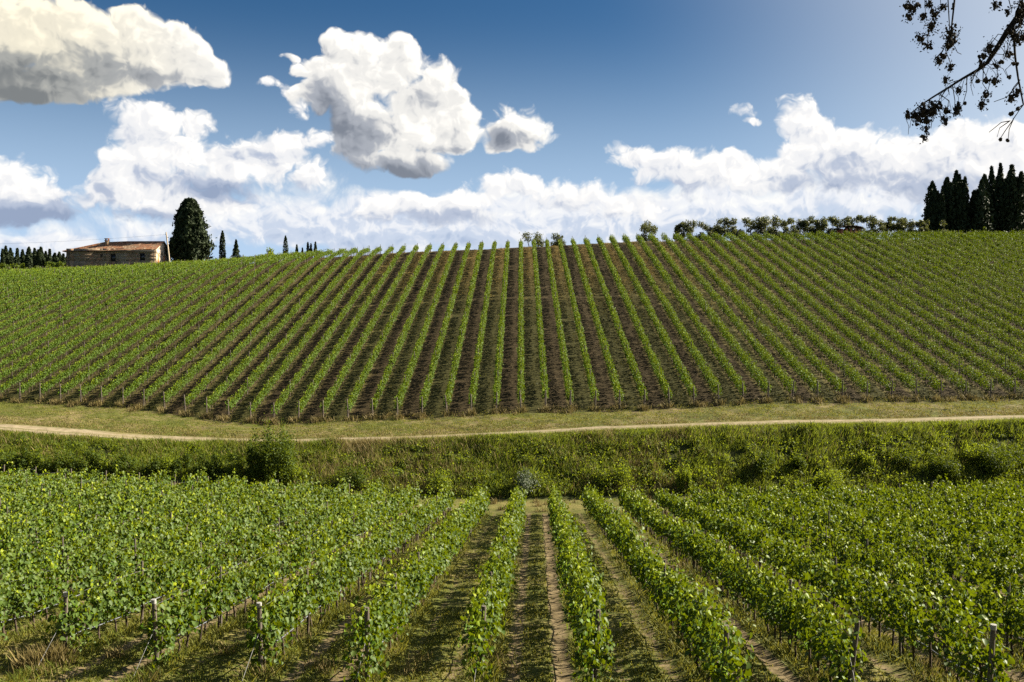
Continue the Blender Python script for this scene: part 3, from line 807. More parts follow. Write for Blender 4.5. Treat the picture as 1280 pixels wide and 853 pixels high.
# --- along the skyline, from the farmhouse side to the grove
conifer("cypress_tree", "huge broad black cypress beside the stone farmhouse", 237, 249, 217, 45, 13000, .78, None, "broad", .44)
conifer("cypress_tree", "tall pencil cypress standing alone just beyond the huge broad cypress", 278, 289, 226, 8.0, 1500, .42, "pencil cypresses on the skyline", "column", .12)
conifer("fir_tree", "small dark fir with drooping tiers on the skyline", 295, 300, 226, 22, 2200, .40, None, "fir", .15)
broadleaf("small_tree", "small round bright green tree on the skyline", 336, 309, 214, 22, 2200, .38, "weed", None, .15, 16)
for u, vt, w_, lab in ((357, 295, 7.5, "tallest pencil cypress of the skyline cluster past the round green tree"),
                       (366, 316, 3.2, "tiniest pencil cypress, close beside the tallest of the skyline cluster"),
                       (371, 306, 5.0, "middling pencil cypress, second after the tallest of the skyline cluster"),
                       (378, 310, 3.6, "short thin pencil cypress midway along the skyline cluster"),
                       (384.8, 303, 4.6, "pencil cypress touching its twin, the one nearer the tallest cypress"),
                       (388.6, 304.5, 4.4, "pencil cypress touching its twin, the one nearer the end cypress"),
                       (394.2, 302.5, 5.0, "pencil cypress at the far end of the skyline cluster")):
    conifer("cypress_tree", lab, u, vt, 232, w_, 900, .40, "pencil cypresses on the skyline", "column", .10)
conifer("cypress_tree", "dark slim cypress standing in front of the wood left of the farmhouse", 36, 309, 214, 8.5, 1600, .42, "pencil cypresses on the skyline", "column", .12)
wood = [(3, 312), (7, 308.5), (13, 311), (21.5, 311), (28, 313), (43, 311), (48, 313), (51, 309.5), (57, 315), (62, 312), (68.5, 317), (74, 316), (79, 318), (84, 320), (90, 321)]
for i, (u, vt) in enumerate(wood):
    conifer("forest_conifer", "black conifer in the wood left of the farmhouse, %s one from the house" % ordinal(len(wood) - i), u, vt, 292 + (i % 3) * 7, 11 + (i * 5) % 4, 1700, .8, "conifers in the wood left of the farmhouse", "ragged" if i % 3 else "fir", .5)
bl = [(4, 330), (17, 331), (27, 329), (40, 332), (55, 330), (66, 328), (76, 327), (85, 329)]
for i, (u, vt) in enumerate(bl):
    broadleaf("forest_tree", "low dark green tree at the edge of the wood, %s one from the farmhouse" % ordinal(len(bl) - i), u, vt, 268 + (i % 2) * 6, 19, 1300, .55, "shrub", "low trees at the edge of the wood", .1)

ol = [(665, 290, 25), (697, 291, 19), (807, 275, 25)]
ol += [(840 + x / 2.843, 180 + y / 2.843, 17 + (x * 7) % 6) for x, y in zip([25, 70, 125, 170, 215, 268, 305, 335, 380, 420, 450, 500, 535, 575, 605, 655, 690, 725, 760, 800, 830, 865, 895],
                                                                   [276, 270, 275, 265, 260, 262, 262, 255, 255, 265, 265, 253, 260, 255, 258, 252, 258, 253, 258, 258, 262, 270, 270])]
for i, (u, vt, w_) in enumerate(ol):
    if i == 0: lab = "wide low olive tree behind the middle of the ridge, standing nearest the cypresses"
    elif i == 1: lab = "small low olive tree behind the ridge, partner of the wide low olive"
    elif i == 2: lab = "olive tree standing apart at the near end of the olive line"
    else: lab = "grey-green olive tree on the ridge, %s one from the black conifer grove" % ordinal(len(ol) - i)
    broadleaf("olive_tree", lab, u, vt, (226 if i < 2 else 209 + (i * 3) % 5), w_ * rng.uniform(1.0, 1.4), 2100, .38, "olive", "olive trees along the ridge", .08, 13)

for u, vt, w_, d_, lab in ((1172, 240, 18, 226, "lowest black conifer on the olive side of the ridge grove"),
                           (1181, 222, 32, 229, "black conifer second from the olives in the ridge grove"),
                           (1196, 213, 30, 232, "tallest black conifer of the half of the grove nearer the olives"),
                           (1209, 222, 26, 227, "black conifer in the grove bordering the notch of sky"),
                           (1219, 240, 16, 233, "stunted black conifer filling the notch in the ridge grove"),
                           (1232, 218, 32, 226, "pointed black conifer just past the notch in the ridge grove"),
                           (1247, 205, 26, 232, "tallest narrow-topped black conifer of the whole ridge grove"),
                           (1262, 207, 36, 228, "broad black conifer beside the tallest narrow-topped one"),
                           (1276, 222, 30, 234, "black conifer at the frame edge end of the ridge grove")):
    conifer("conifer_tree", lab, u, vt, d_, w_ * 1.45, 7500, .90, "black conifers in the ridge grove", "multi", .45)
for u, vt, w_, m_, lab in ((1183.6, 273, 24, "olive", "large grey-green bush at the foot of the black grove"),
                           (1204, 286, 9, "grass", "little yellow-green bush between the large bushes below the grove"),
                           (1226.5, 281, 17, "shrub", "dark green round bush at the foot of the black grove"),
                           (1244, 285, 13, "grey_shrub", "small silvery bush beside the larger silvery bush below the grove"),
                           (1257.5, 282.5, 19, "grey_shrub", "larger silvery bush at the foot of the black grove"),
                           (1271.6, 284.5, 18, "shrub", "green bush at the outer end below the black grove")):
    d_ = 207.0; x = put(u, d_); gz = float(H0(x, d_)); shrub("bush", lab, "bush", x, d_, w_ / F * d_, (430 - vt) / F * d_ - gz, M[m_], 1300, .30, "bushes below the black grove", stems=2)

# ------------------------------------------------------------------ shrubs on the roadside bank
def bank_shrub(u, vtop, vbase, d, wpx, m, n, size, label, up=.3, lumps=16, name="shrub"):
    x = put(u, d); gz = float(H(x, d)); h = max((430 - vtop) / F * d - gz, .9)
    return shrub(name, label, "shrub", x, d, wpx / F * d, h, M[m], n, size, None, up, lumps)
bank_shrub(344, 517, 605, 79.0, 82, "shrub", 9500, .18, "tall bushy green shrub rising over the dirt track", .8, 44)
bank_shrub(318, 548, 605, 78.4, 34, "shrub", 2600, .17, "shorter dark shrub leaning against the tall bushy one", .6, 12)
bank_shrub(372, 575, 605, 78.6, 30, "weed", 1500, .15, "low pale green shrub at the outer foot of the tall bushy one", .6)
bank_shrub(855, 572, 612, 78.4, 30, "weed", 2200, .15, "slim light green sapling at the foot of the bank", .9)
bank_shrub(1240, 556, 606, 80.0, 62, "shrub", 4200, .17, "large dark shrub on the bank at its far right", .2)
bank_shrub(1180, 570, 606, 79.4, 46, "shrub", 2600, .17, "medium dark shrub beside the large dark shrub on the bank", .2)
bank_shrub(655, 583, 612, 78.6, 40, "grey_shrub", 1900, .13, "grey-blue shrub at the foot of the bank above the central rows", .3)
bank_shrub(962, 560, 606, 80.0, 44, "shrub", 2200, .16, "rounded dark shrub midway up the bank above the nearer rows", .2)
bank_shrub(1040, 585, 606, 78.4, 40, "weed", 1500, .15, "low ragged shrub at the bank foot right of the sapling", .3)
bank_shrub(545, 588, 610, 78.4, 46, "weed", 1700, .15, "low leafy shrub at the bank foot left of the grey-blue shrub", .4)
bank_shrub(440, 588, 608, 78.4, 56, "shrub", 2200, .16, "low dark shrub between the tall bushy shrub and the dry grass", .3)
bank_shrub(770, 575, 608, 79.0, 52, "weed", 2000, .15, "spreading green shrub between the grey-blue shrub and the sapling", .2)

for i, u in enumerate(np.linspace(292, 8, 15)):
    bank_shrub(float(u) + rng.uniform(-6, 6), 572 - i * .9 + rng.uniform(-5, 7), 600, 78.3 + rng.uniform(0, .8), rng.uniform(24, 40), "shrub" if i % 4 else "weed", 1300, .17, "low dark shrub along the bank foot, %s one left of the tall bushy shrub" % ordinal(i + 1), .3, 9)
for i, u in enumerate((1000, 1085, 1130, 1215, 1270)):
    bank_shrub(u, 566 + rng.uniform(-9, 9), 600, 80.4 + rng.uniform(-1, 1.4), rng.uniform(26, 46), "weed" if i % 2 else "shrub", 1400, .16, "bramble shrub on the bank, %s one right of the rounded dark shrub" % ordinal(i + 1), .2, 10)
# the rest of the bank cannot be told apart: one mass of weeds and brambles
def undergrowth():
    n = 1900
    x = rng.uniform(-66, 66, n); d = 77.8 + rng.random(n) ** .85 * 7.6
    keep = ~((d > 83.6) & (rng.random(n) < .5)); x, d = x[keep], d[keep]; n = len(x)
    r = rng.uniform(.28, .75, n) * np.where(d < 80, 1.3, 1.0) * np.where(d > 83.5, .6, 1)
    per = 62; i = np.repeat(np.arange(n), per); m = len(i)
    dd = rnd_dir(m); dd[:, 2] = np.abs(dd[:, 2])
    P = np.stack([x, d, H(x, d) - .05], 1)[i] + dd * (r[i] * rng.uniform(.55, 1.15, m))[:, None] * np.array([1.15, 1.0, .85])
    N = unit(dd + .7 * rng.normal(size=(m, 3)) + np.array([0, 0, .3])); T = rnd_dir(m)
    V, q, k = leaves(P, N, T, rng.uniform(.11, .24, m), .12, True, .7)
    tag(link("undergrowth", np_mesh("undergrowth", V, q, M["weed"])), kind="stuff")
undergrowth()

# ------------------------------------------------------------------ grass
def blades(name, x, d, h, w, m, lean=.35):
    n = len(x); z = H(x, d)
    a = rng.uniform(0, np.pi, n); side = np.stack([np.cos(a), np.sin(a), 0 * a], 1) * (w * .5)[:, None]
    ln = rng.normal(size=(n, 3)) * (h * lean)[:, None]; ln[:, 2] = h * rng.uniform(.75, 1, n)
    B = np.stack([x, d, z - .01], 1)
    V = np.stack([B - side, B + side, B + ln * .55 + side * .7 + np.array([0, 0, 1.]) * (h * .06)[:, None], B + ln], 1).reshape(-1, 3)
    i = np.arange(n)[:, None] * 4
    f = np.concatenate([i + np.array([[0, 1, 2]]), i + np.array([[0, 2, 3]])])
    return tag(link(name, np_mesh(name, V, [f], m)), kind="stuff")

def field_pts(n, d0, d1):
    d = d0 + (d1 - d0) * rng.random(n); x = rng.uniform(-1, 1, n) * (3 + d * .56)
    return x, d
def tufted(x, d, scale, thr, seed): return vnoise(x, d, scale, seed, 3) > thr

xa, da = [], []
for n, a, b in ((150000, 17, 32), (110000, 32, 50), (70000, 50, 72.5)):
    x, d = field_pts(n, a, b); xa.append(x); da.append(d)
x = np.concatenate(xa); d = np.concatenate(da)
s = near_s(x, d); f = s - np.floor(s); par = np.floor(s) % 2
inrut = ((np.abs(f - .74) < .10) & (rng.random(len(x)) < .55 + .4 * par)) | ((np.abs(f - .28) < .08) & (rng.random(len(x)) < .3 + .4 * par))
k = ~inrut & (vnoise(x, d, 1.3, 41, 3) + .25 * rng.random(len(x)) > -.02)
x, d, f = x[k], d[k], f[k]
edge = np.minimum(f, 1 - f)
h = rng.uniform(.05, .14, len(x)) + np.where(edge < .14, rng.uniform(0, .22, len(x)), 0)
blades("grass", x, d, h, .014 + d * .00028 + rng.uniform(0, .012, len(x)), M["grass"], .5)
# straw tufts: row ends, the farm path and odd clumps in the field
xa, da = [], []
for c in range(420):
    if c < 60: cx, cy = rng.uniform(-18, 15), rng.uniform(18.5, 25)
    elif c < 220: cx, cy = rng.uniform(-46, 46), rng.uniform(72.6, 78.5)
    else: cy = rng.uniform(24, 72); cx = 1.25 + 2.5 * rng.integers(-14, 14) + NS * cy + rng.normal(0, .18)
    m_ = int(rng.integers(25, 70)); xa.append(rng.normal(cx, .16, m_)); da.append(rng.normal(cy, .16, m_))
for cx, cy in ((-10.9, 23.2), (-10.6, 23.4), (-11.2, 23.0)):
    xa.append(rng.normal(cx, .16, 160)); da.append(rng.normal(cy, .14, 160))
x = np.concatenate(xa); d = np.concatenate(da)
blades("dry_grass", x, d, rng.uniform(.15, .5, len(x)) + .25 * (np.hypot(x + 10.9, d - 23.2) < .6), .012 + d * .0003, M["dry_grass"], .28)
# verge between the track and the hill rows, with rank tufts round each row's first post
n = 90000; x = rng.uniform(-72, 72, n); t = rng.random(n); a_, b_ = track_y(x) + track_w(x) - .2, yb(x) + .8
d = a_ + (b_ - a_) * t
k = vnoise(x, d, 1.5, 51, 3) + .3 * (rng.random(n) - .5) > -.10; x, d = x[k], d[k]
blades("verge_grass", x, d, rng.uniform(.06, .20, len(x)), .035 + rng.uniform(0, .025, len(x)), M["grass"], .5)
xa, da = [], []
for k_ in range(-30, 30):
    X0 = 2.5 * k_ + .9
    for j in range(int(rng.integers(2, 6))):
        cx = X0 + rng.normal(0, .45); cy = float(yb(np.array(X0))) + rng.normal(-.1, .35); m_ = int(rng.integers(20, 60))
        xa.append(rng.normal(cx, .22, m_)); da.append(rng.normal(cy, .25, m_))
x = np.concatenate(xa); d = np.concatenate(da)
blades("rank_grass", x, d, rng.uniform(.25, .75, len(x)), .05 + 0 * x, M["dry_grass"], .3)
# tall grass on the top of the bank: straw above the central rows, greener elsewhere
n = 240000; x = rng.uniform(-66, 66, n); d = rng.uniform(78.0, 86.6, n); d = np.minimum(d, track_y(x) - track_w(x) * rng.uniform(.85, 1.2, n))
u = 640 + F * x / d
straw = np.interp(u, [0, 120, 250, 370, 440, 520, 600, 700, 760, 830, 960, 1100, 1280], [.35, .2, .15, .6, 1.1, .8, .25, .15, .6, .9, .12, .15, .1])
pick = rng.random(n) < straw * (.42 + 1.4 * vnoise(x, d, 2.2, 61, 2))
top = d > 83.4
keep = (vnoise(x, d, 1.7, 63, 2) + np.where(top, .25, 0) > -.2)
hh = rng.uniform(.25, .75, n) * np.where(d > 84.8, .5, 1)
blades("bank_dry_grass", x[pick & keep], d[pick & keep], hh[pick & keep] * 1.25, .034 + 0 * x[pick & keep], M["dry_grass"], .22)
g = ~pick & keep & (rng.random(n) < .8)
blades("bank_grass", x[g], d[g], hh[g] * 1.0, .036 + 0 * x[g], M["bank_grass"], .35)
# bleached grass along the edges of the track
n = 60000; x = rng.uniform(-70, 70, n); q = rng.random(n) ** 1.7; sd_ = np.where(rng.random(n) < .35, -1, 1)
d = track_y(x) + sd_ * (track_w(x) * rng.uniform(.86, 1.1, n) + q * np.where(sd_ > 0, 4.5, .6))
k = vnoise(x, d, 1.1, 81, 3) + .3 * (rng.random(n) - .5) > -.02; x, d = x[k], d[k]
blades("bleached_grass", x, d, rng.uniform(.06, .24, len(x)), .035 + rng.uniform(0, .02, len(x)), M["dry_grass"], .45)
# golden grass between the hill rows
n = 150000; x = rng.uniform(-95, 95, n); d = rng.uniform(101, 197, n); d = np.maximum(d, yb(x) + .5)
s = hill_s(x, d); par = np.floor(s) % 2; f = s - np.floor(s)
k = (rng.random(n) < np.where(par == 0, np.interp(x, [-58, -28], [.45, .85]), np.interp(x, [-58, -28], [.25, .05]))) & (vnoise(x, d, 1.4, 71, 2) > -.12) & (np.minimum(f, 1 - f) > .08)
zz = H0(x, d); gold = k & (par == 0) & (rng.random(n) < .75 * sstep(zz, 0, 13) * (1 - sstep(np.abs(x - 3), 22, 55)) * (.6 + 1.2 * (vnoise(x, d, 5, 77, 2) + .4)))
k = k & ~gold
blades("hill_grass", x[k], d[k], rng.uniform(.08, .26, k.sum()), .06 + rng.uniform(0, .05, k.sum()), M["hill_grass"], .5)
blades("golden_hill_grass", x[gold], d[gold], rng.uniform(.10, .30, gold.sum()), .06 + rng.uniform(0, .05, gold.sum()), M["gold_grass"], .5)

# ------------------------------------------------------------------ stone farmhouse
def stone_mat():
    m, n, b, out = mat("rubble_stone")
    p = n.vec("MULTIPLY", n.new("ShaderNodeTexCoord").outputs["Object"], (1, 1, 1.5))
    vo = n.new("ShaderNodeTexVoronoi"); n.put(vo.inputs["Vector"], p); vo.inputs["Scale"].default_value = 2.6
    sx = n.new("ShaderNodeSeparateColor"); n.l.new(vo.outputs["Color"], sx.inputs[0])
    stone = n.mix(sx.outputs[0], (.12, .085, .05, 1), (.26, .19, .115, 1))
    stone = n.mix(n.math("MULTIPLY", n.smooth(sx.outputs[1], .82, .9), .7), stone, (.34, .16, .09, 1))
    plast = n.mix(n.noise(p, 2.0, 4), (.20, .16, .108, 1), (.28, .225, .16, 1))
    n.put(b.inputs["Base Color"], n.mix(n.smooth(n.noise(p, .28, 4, .6), .46, .60), stone, plast))
    b.inputs["Roughness"].default_value = .95
    bp = n.new("ShaderNodeBump"); bp.inputs["Strength"].default_value = .7; bp.inputs["Distance"].default_value = .04
    n.put(bp.inputs["Height"], vo.outputs["Distance"]); n.l.new(bp.outputs[0], b.inputs["Normal"])
    return m
def tile_mat():
    m, n, b, out = mat("clay_tile")
    p = n.new("ShaderNodeTexCoord").outputs["Object"]
    vo = n.new("ShaderNodeTexVoronoi"); n.put(vo.inputs["Vector"], n.vec("MULTIPLY", p, (4.2, 2.4, .01))); vo.inputs["Scale"].default_value = 1.0
    sx = n.new("ShaderNodeSeparateColor"); n.l.new(vo.outputs["Color"], sx.inputs[0])
    c = n.mix(sx.outputs[0], (.10, .042, .018, 1), (.24, .10, .04, 1))
    c = n.mix(n.math("MULTIPLY", n.smooth(n.noise(p, .7, 4), .5, .66), .7), c, (.13, .098, .055, 1))
    c = n.mix(n.math("MULTIPLY", n.smooth(sx.outputs[1], .88, .94), .7), c, (.34, .26, .17, 1))
    n.put(b.inputs["Base Color"], c); b.inputs["Roughness"].default_value = .9
    return m
M["stone"] = stone_mat(); M["tile"] = tile_mat()
M["plaster"] = plain("warm_plaster", (.44, .345, .27), (.56, .46, .37), 1.3, .9, .3, .1)
M["brick"] = plain("brick", (.26, .08, .05), (.38, .14, .09), 3, .9, .4, .1)
M["dark_wood"] = plain("dark_wood", (.035, .026, .02), (.07, .05, .04), 5, .8, .2)
M["shutter"] = plain("orange_shutter", (.38, .14, .045), (.48, .20, .07), 4, .6, .2)
M["pane"] = plain("dark_glass", (.012, .014, .017), (.02, .022, .026), 2, .15, 0, .5)
M["iron"] = plain("dark_pipe", (.03, .03, .03), (.06, .055, .05), 6, .5, 0)

HX, HY = -93.6, 209.0; HW, HD = 18.8, 8.4
gz = min(float(H0(HX, HY)), float(H0(HX + HW, HY)), float(H0(HX + HW, HY + HD))) - .3
house = empty("farmhouse", (HX, HY, gz)); tag(house, "old stone farmhouse with tiled roof beside the huge broad cypress", "house")
E = 20.0 - gz; RZ = 21.85 - gz; TH = .45

def wall_boxes(axis, fixed, a0, a1, z0, z1, openings, b):
    """a wall slab with real openings; axis 'x' runs along x at y = fixed"""
    ca = sorted({a0, a1, *[o[0] for o in openings], *[o[1] for o in openings]}); cz = sorted({z0, z1, *[o[2] for o in openings], *[o[3] for o in openings]})
    for i in range(len(ca) - 1):
        for j in range(len(cz) - 1):
            ma, mz = (ca[i] + ca[i + 1]) / 2, (cz[j] + cz[j + 1]) / 2
            if any(o[0] < ma < o[1] and o[2] < mz < o[3] for o in openings): continue
            if axis == "x": b.box((ca[i], fixed, cz[j]), (ca[i + 1], fixed + TH, cz[j + 1]))
            else: b.box((fixed - TH, ca[i], cz[j]), (fixed, ca[i + 1], cz[j + 1]))
wx = lambda u: put(u, HY) - HX
wz = lambda v: (430 - v) / F * HY - gz
fo = [(wx(138.2), wx(144.4), wz(327), wz(317.6)), (wx(174.7), wx(180.9), wz(326), wz(316.6)), (wx(125.2), wx(128.0), wz(321.5), wz(318)),
      (wx(92), wx(128), .2, wz(334.5)), (wx(139), wx(144), .2, wz(336.5)), (wx(168), wx(173.5), .2, wz(337))]
b = MB(); wall_boxes("x", 0.0, 0.0, HW, 0.0, E, fo, b)
b.box((0, TH, 0), (TH, HD, E)); b.box((TH, HD - TH, 0), (HW - TH, HD, E))
b.build("wall", M["stone"], house)
go = [(1.0, 1.9, E - 3.1, E - 1.0), (4.6, 5.5, E - 3.2, E - 1.1), (4.4, 6.4, .2, E - 4.3)]
b = MB(); wall_boxes("y", HW, TH + .003, HD, 0.0, E, go, b)
b.add([(HW, 0, E + .003), (HW, HD, E + .003), (HW, HD / 2, RZ - .12), (HW - TH, 0, E + .003), (HW - TH, HD, E + .003), (HW - TH, HD / 2, RZ - .12)], [(0, 1, 2), (5, 4, 3)])
b.add([(HW, 0, E + .003), (HW, HD / 2, RZ - .12), (HW - TH, HD / 2, RZ - .12), (HW - TH, 0, E + .003)], [(0, 1, 2, 3)])
b.add([(HW, HD / 2, RZ - .12), (HW, HD, E + .003), (HW - TH, HD, E + .003), (HW - TH, HD / 2, RZ - .12)], [(0, 1, 2, 3)])
tag(b.build("gable_wall", M["plaster"], house), "sunlit plastered gable wall")
for i, (a0, a1, z0, z1) in enumerate(fo[:3]):
    b = MB(); f_ = .07
    b.box((a0, .10, z0), (a0 + f_, .22, z1)); b.box((a1 - f_, .10, z0), (a1, .22, z1)); b.box((a0 + f_, .10, z1 - f_), (a1 - f_, .22, z1)); b.box((a0 + f_, .10, z0), (a1 - f_, .22, z0 + f_))
    w_ = b.build("window", M["dark_wood"], house)
    b = MB(); b.box((a0 + f_, .15, z0 + f_), (a1 - f_, .17, z1 - f_)); b.build("pane", M["pane"], w_)
    b = MB(); b.box((a0 - .1, -.08, z0 - .09), (a1 + .1, .1, z0 - .003)); b.build("sill", M["stone"], w_)
for (a0, a1, z0, z1) in fo[3:]:
    b = MB(); b.box((a0, .34, z0), (a1, .40, z1)); b.box((a0, .30, z0), (a0 + .12, .34, z1)); b.box((a1 - .12, .30, z0), (a1, .34, z1)); b.build("door", M["dark_wood"], house)
for (a0, a1, z0, z1) in go[:2]:
    b = MB(); b.box((HW - .30, a0, z0), (HW - .24, a1, z1)); w_ = b.build("window", M["pane"], house)
    for s0, s1 in ((a0, (a0 + a1) / 2 - .02), ((a0 + a1) / 2 + .02, a1)):
        b = MB(); b.box((HW - .06, s0, z0), (HW + .03, s1, z1)); b.build("shutter", M["shutter"], w_)
    b = MB(); b.box((HW - .1, a0 - .1, z0 - .1), (HW + .09, a1 + .1, z0 - .003)); b.build("sill", M["brick"], w_)
b = MB(); b.box((HW - .35, go[2][0], go[2][2]), (HW - .28, go[2][1], go[2][3])); b.build("door", M["dark_wood"], house)
b = MB(); b.box((HW - .12, go[2][0] - .15, go[2][3] + .003), (HW + .04, go[2][1] + .15, go[2][3] + .25)); b.build("lintel", M["brick"], house)

# roof: rolls of clay tiles, gabled over the sunlit end and hipped at the other
OV = .55; HIP = 6.4
def roof_slope(front):
    nx, nt = 230, 26
    xx = np.linspace(-OV, HW + .38, nx); tt = np.linspace(0, 1, nt)
    Xg, Tg = np.meshgrid(xx, tt)
    # on the hipped end the slope is cut off along the hip line
    tmax = np.clip((Xg + OV) / (HIP + OV), 0, 1)
    Tg = np.minimum(Tg, tmax)
    y = -OV + Tg * (HD / 2 + OV)
    z = E - .25 + Tg * (RZ - E + .25) + .065 * np.abs(np.sin(Xg * math.pi / .26)) + .03 * (1 - (Tg * 11 % 1.0)) + .06 * vnoise(Xg, Tg * 5, 2.0, 9, 2)
    z = z - .5 * sstep(-Xg, -HW, 0) * (1 - .3 * Tg)          # the old roof sags towards the hipped end
    if not front: y = HD - y
    V = np.stack([Xg, y, z], -1).reshape(-1, 3)
    i = np.arange(nt - 1)[:, None] * nx; j = np.arange(nx - 1)[None]
    q = np.stack([i + j, i + j + 1, i + nx + j + 1, i + nx + j], -1).reshape(-1, 4)
    return V, (q if front else q[:, ::-1])
b = MB()
b.add(*roof_slope(True)); b.add(*roof_slope(False))
zc = lambda x_, t: E - .25 + t * (RZ - E + .25) - .5 * (1 - .3 * t) + .05
b.add([(-OV, -OV, zc(0, 0)), (-OV, HD + OV, zc(0, 0)), (HIP, HD / 2, RZ - .2)], [(0, 1, 2)][0:1])
b.tube([(HIP - .1, HD / 2, RZ - .16), (HW * .6, HD / 2, RZ + .04), (HW + .4, HD / 2, RZ + .05)], .10, 7)
b.tube([(-OV, -OV, zc(0, 0) + .08), (HIP, HD / 2, RZ - .14)], .12, 7)
roof = b.build("roof", M["tile"], house, True)
b = MB(); b.box((-.35, -.5, E - .62), (HW + .3, -.42, E - .48)); b.build("gutter", M["iron"], house)
cx = wx(133.8) * (HY + 3.2) / HY - .1
cx = put(133.8, HY + 2.6) - HX; cz0 = RZ - 1.2; cz1 = (430 - 301.5) / F * (HY + 2.6) - gz
b = MB(); b.box((cx - .36, 2.3, cz0), (cx + .36, 2.95, cz1)); chim = b.build("chimney", M["stone"], roof)
b = MB(); b.box((cx - .46, 2.2, cz1 + .003), (cx + .46, 3.05, cz1 + .12)); 
for sx_ in (-.34, .22): b.box((cx + sx_, 2.35, cz1 + .12), (cx + sx_ + .12, 2.9, cz1 + .42))
b.box((cx - .46, 2.2, cz1 + .42), (cx + .46, 3.05, cz1 + .54)); b.build("chimney_cap", M["tile"], roof)
for px in (.55, HW - .45):
    b = MB(); b.tube([(px, -.08, .1), (px, -.08, E - .62)], .06, 6); b.build("downpipe", M["iron"], house, True)

# pole and line beside the house
px, py = put(213, 207), 207.0; pz = float(H0(px, py)); ptop = (430 - 290.5) / F * 207
pole = empty("utility_pole", (px, py, pz)); tag(pole, "pale leaning wooden utility pole beside the farmhouse gable", "pole")
tx = put(207.6, 207) - px
b = MB(); b.tube([(0, 0, -.5), (tx * .5, 0, (ptop - pz) * .5), (tx, 0, ptop - pz)], [.19, .16, .12], 9); b.build("pole_shaft", plain("pale_timber", (.34, .27, .20), (.46, .38, .29), 9, .85, .3, .1, (1, 1, .15)), pole, True)
b = MB(); b.tube([(tx - .05, -.16, ptop - pz - .5), (tx - .05, .16, ptop - pz - .5)], .045, 6); b.ball((tx - .05, -.18, ptop - pz - .42), .09); b.ball((tx - .05, .18, ptop - pz - .42), .09); b.build("insulator", M["cap"], pole, True)
t = np.linspace(0, 1, 24); ex, ey, ez = -150.0, 240.0, 24.0
wp = np.stack([px + tx + (ex - px - tx) * t, py + (ey - py) * t, ptop - .45 + (ez - ptop + .45) * t - 3.2 * t * (1 - t)], 1)
b = MB(); b.tube(wp - wp[0], .013, 4); o = b.build("power_line", M["iron"], None, True, tuple(wp[0])); tag(o, "thin power line sagging away behind the farmhouse roof", "wire")

# little brick outbuilding under the olives
bx, by = put(1063, 206.5), 206.5; bz = float(H0(bx, by)) - .1
shed = empty("brick_shed", (bx, by, bz)); tag(shed, "low brick shed with open piers under the olive line", "shed")
bh = (430 - 284.5) / F * by - bz
for i in range(5):
    b = MB(); b.box((-1.9 + i * .92, 0, 0), (-1.5 + i * .92, .4, bh - .25)); b.build("pier", M["brick"], shed)
b = MB(); b.box((-2.0, 2.2, 0), (2.3, 2.5, bh - .25)); b.build("wall", M["brick"], shed)
b = MB()
for i in range(8):
    a0, a1 = math.pi * i / 8, math.pi * (i + 1) / 8
    p = [(.15 - 2.5 * math.cos(a), .55 * math.sin(a) + bh - .25) for a in (a0, a1)]
    b.hexa([(p[0][0], -.3, p[0][1]), (p[1][0], -.3, p[1][1]), (p[1][0], 2.8, p[1][1]), (p[0][0], 2.8, p[0][1]), (p[0][0], -.3, p[0][1] + .12), (p[1][0], -.3, p[1][1] + .12), (p[1][0], 2.8, p[1][1] + .12), (p[0][0], 2.8, p[0][1] + .12)])
b.build("roof", M["dark_wood"], shed)

# ------------------------------------------------------------------ the tree whose branch hangs into view
TX, TY = 7.6, 9.4; tz = float(H(TX, TY))
tree = empty("overhanging_tree", (TX, TY, tz)); tag(tree, "dark bare tree branch hung with round seed cones against the sky", "tree")
def bp(zx, zy, d=9.0):
    u, v = 1080 + zx / 4.265, zy / 4.265
    return np.array([put(u, d) - TX, d - TY, (430 - v) / F * d - tz])
def jit(pts, a=.05):
    pts = np.array(pts); pts[:, 1] += np.cumsum(rng.normal(0, a, len(pts))); return pts
b = MB(); b.tube([(0, 0, -.5), (.08, .05, 2.5), (-.05, .1, 5.5), (.1, .1, 9.5)], [.34, .27, .22, .12], 10); b.build("trunk", M["bark"], tree, True)
main = jit([bp(1180, -330), bp(960, -80), bp(853, 60), bp(800, 140), bp(740, 240), bp(690, 315), bp(640, 355), bp(560, 400), bp(480, 450), bp(400, 500), bp(340, 540), bp(270, 600)], .03)
main = np.concatenate([[(0, 0, 7.2)], main])
b = MB(); b.tube(main, [.075, .06, .045, .032, .028, .024, .019, .016, .0125, .010, .0085, .0065, .004], 6)
for pts, r in (([bp(800, 140), bp(815, 300), bp(825, 420), bp(845, 560), bp(790, 640)], .012), ([bp(1050, -160), bp(860, -20), bp(815, 60), bp(800, 140)], .016),
               ([bp(1120, 330), bp(960, 280), bp(880, 215), bp(800, 200)], .010)):
    b.tube(jit(pts, .02), np.linspace(r, r * .45, len(pts)), 5)
b.build("branch", M["twig"], tree, True)
top = np.array(bp(1000, -420))
b = MB()
b.tube(np.array([(0, 0, 8.3), top, bp(700, -330), bp(380, -200), bp(200, -90)]), [.06, .05, .035, .02, .01], 6)
b.build("branch", M["twig"], tree, True)
hang = [([(490, -230), (490, 0), (480, 160), (440, 260), (390, 310)], .010), ([(445, -220), (450, 0), (458, 165), (430, 270), (462, 360)], .006),
        ([(330, -170), (350, 0), (385, 100), (345, 180), (300, 205)], .007), ([(230, -110), (240, 0), (270, 50), (235, 100)], .006), ([(300, -150), (320, 0), (318, 95)], .005),
        ([(345, 170), (340, 265)], .004), ([(690, -320), (690, 0), (708, 30)], .006), ([(740, -320), (760, 0), (775, 60)], .006), ([(415, -210), (418, 0), (425, 55)], .004)]
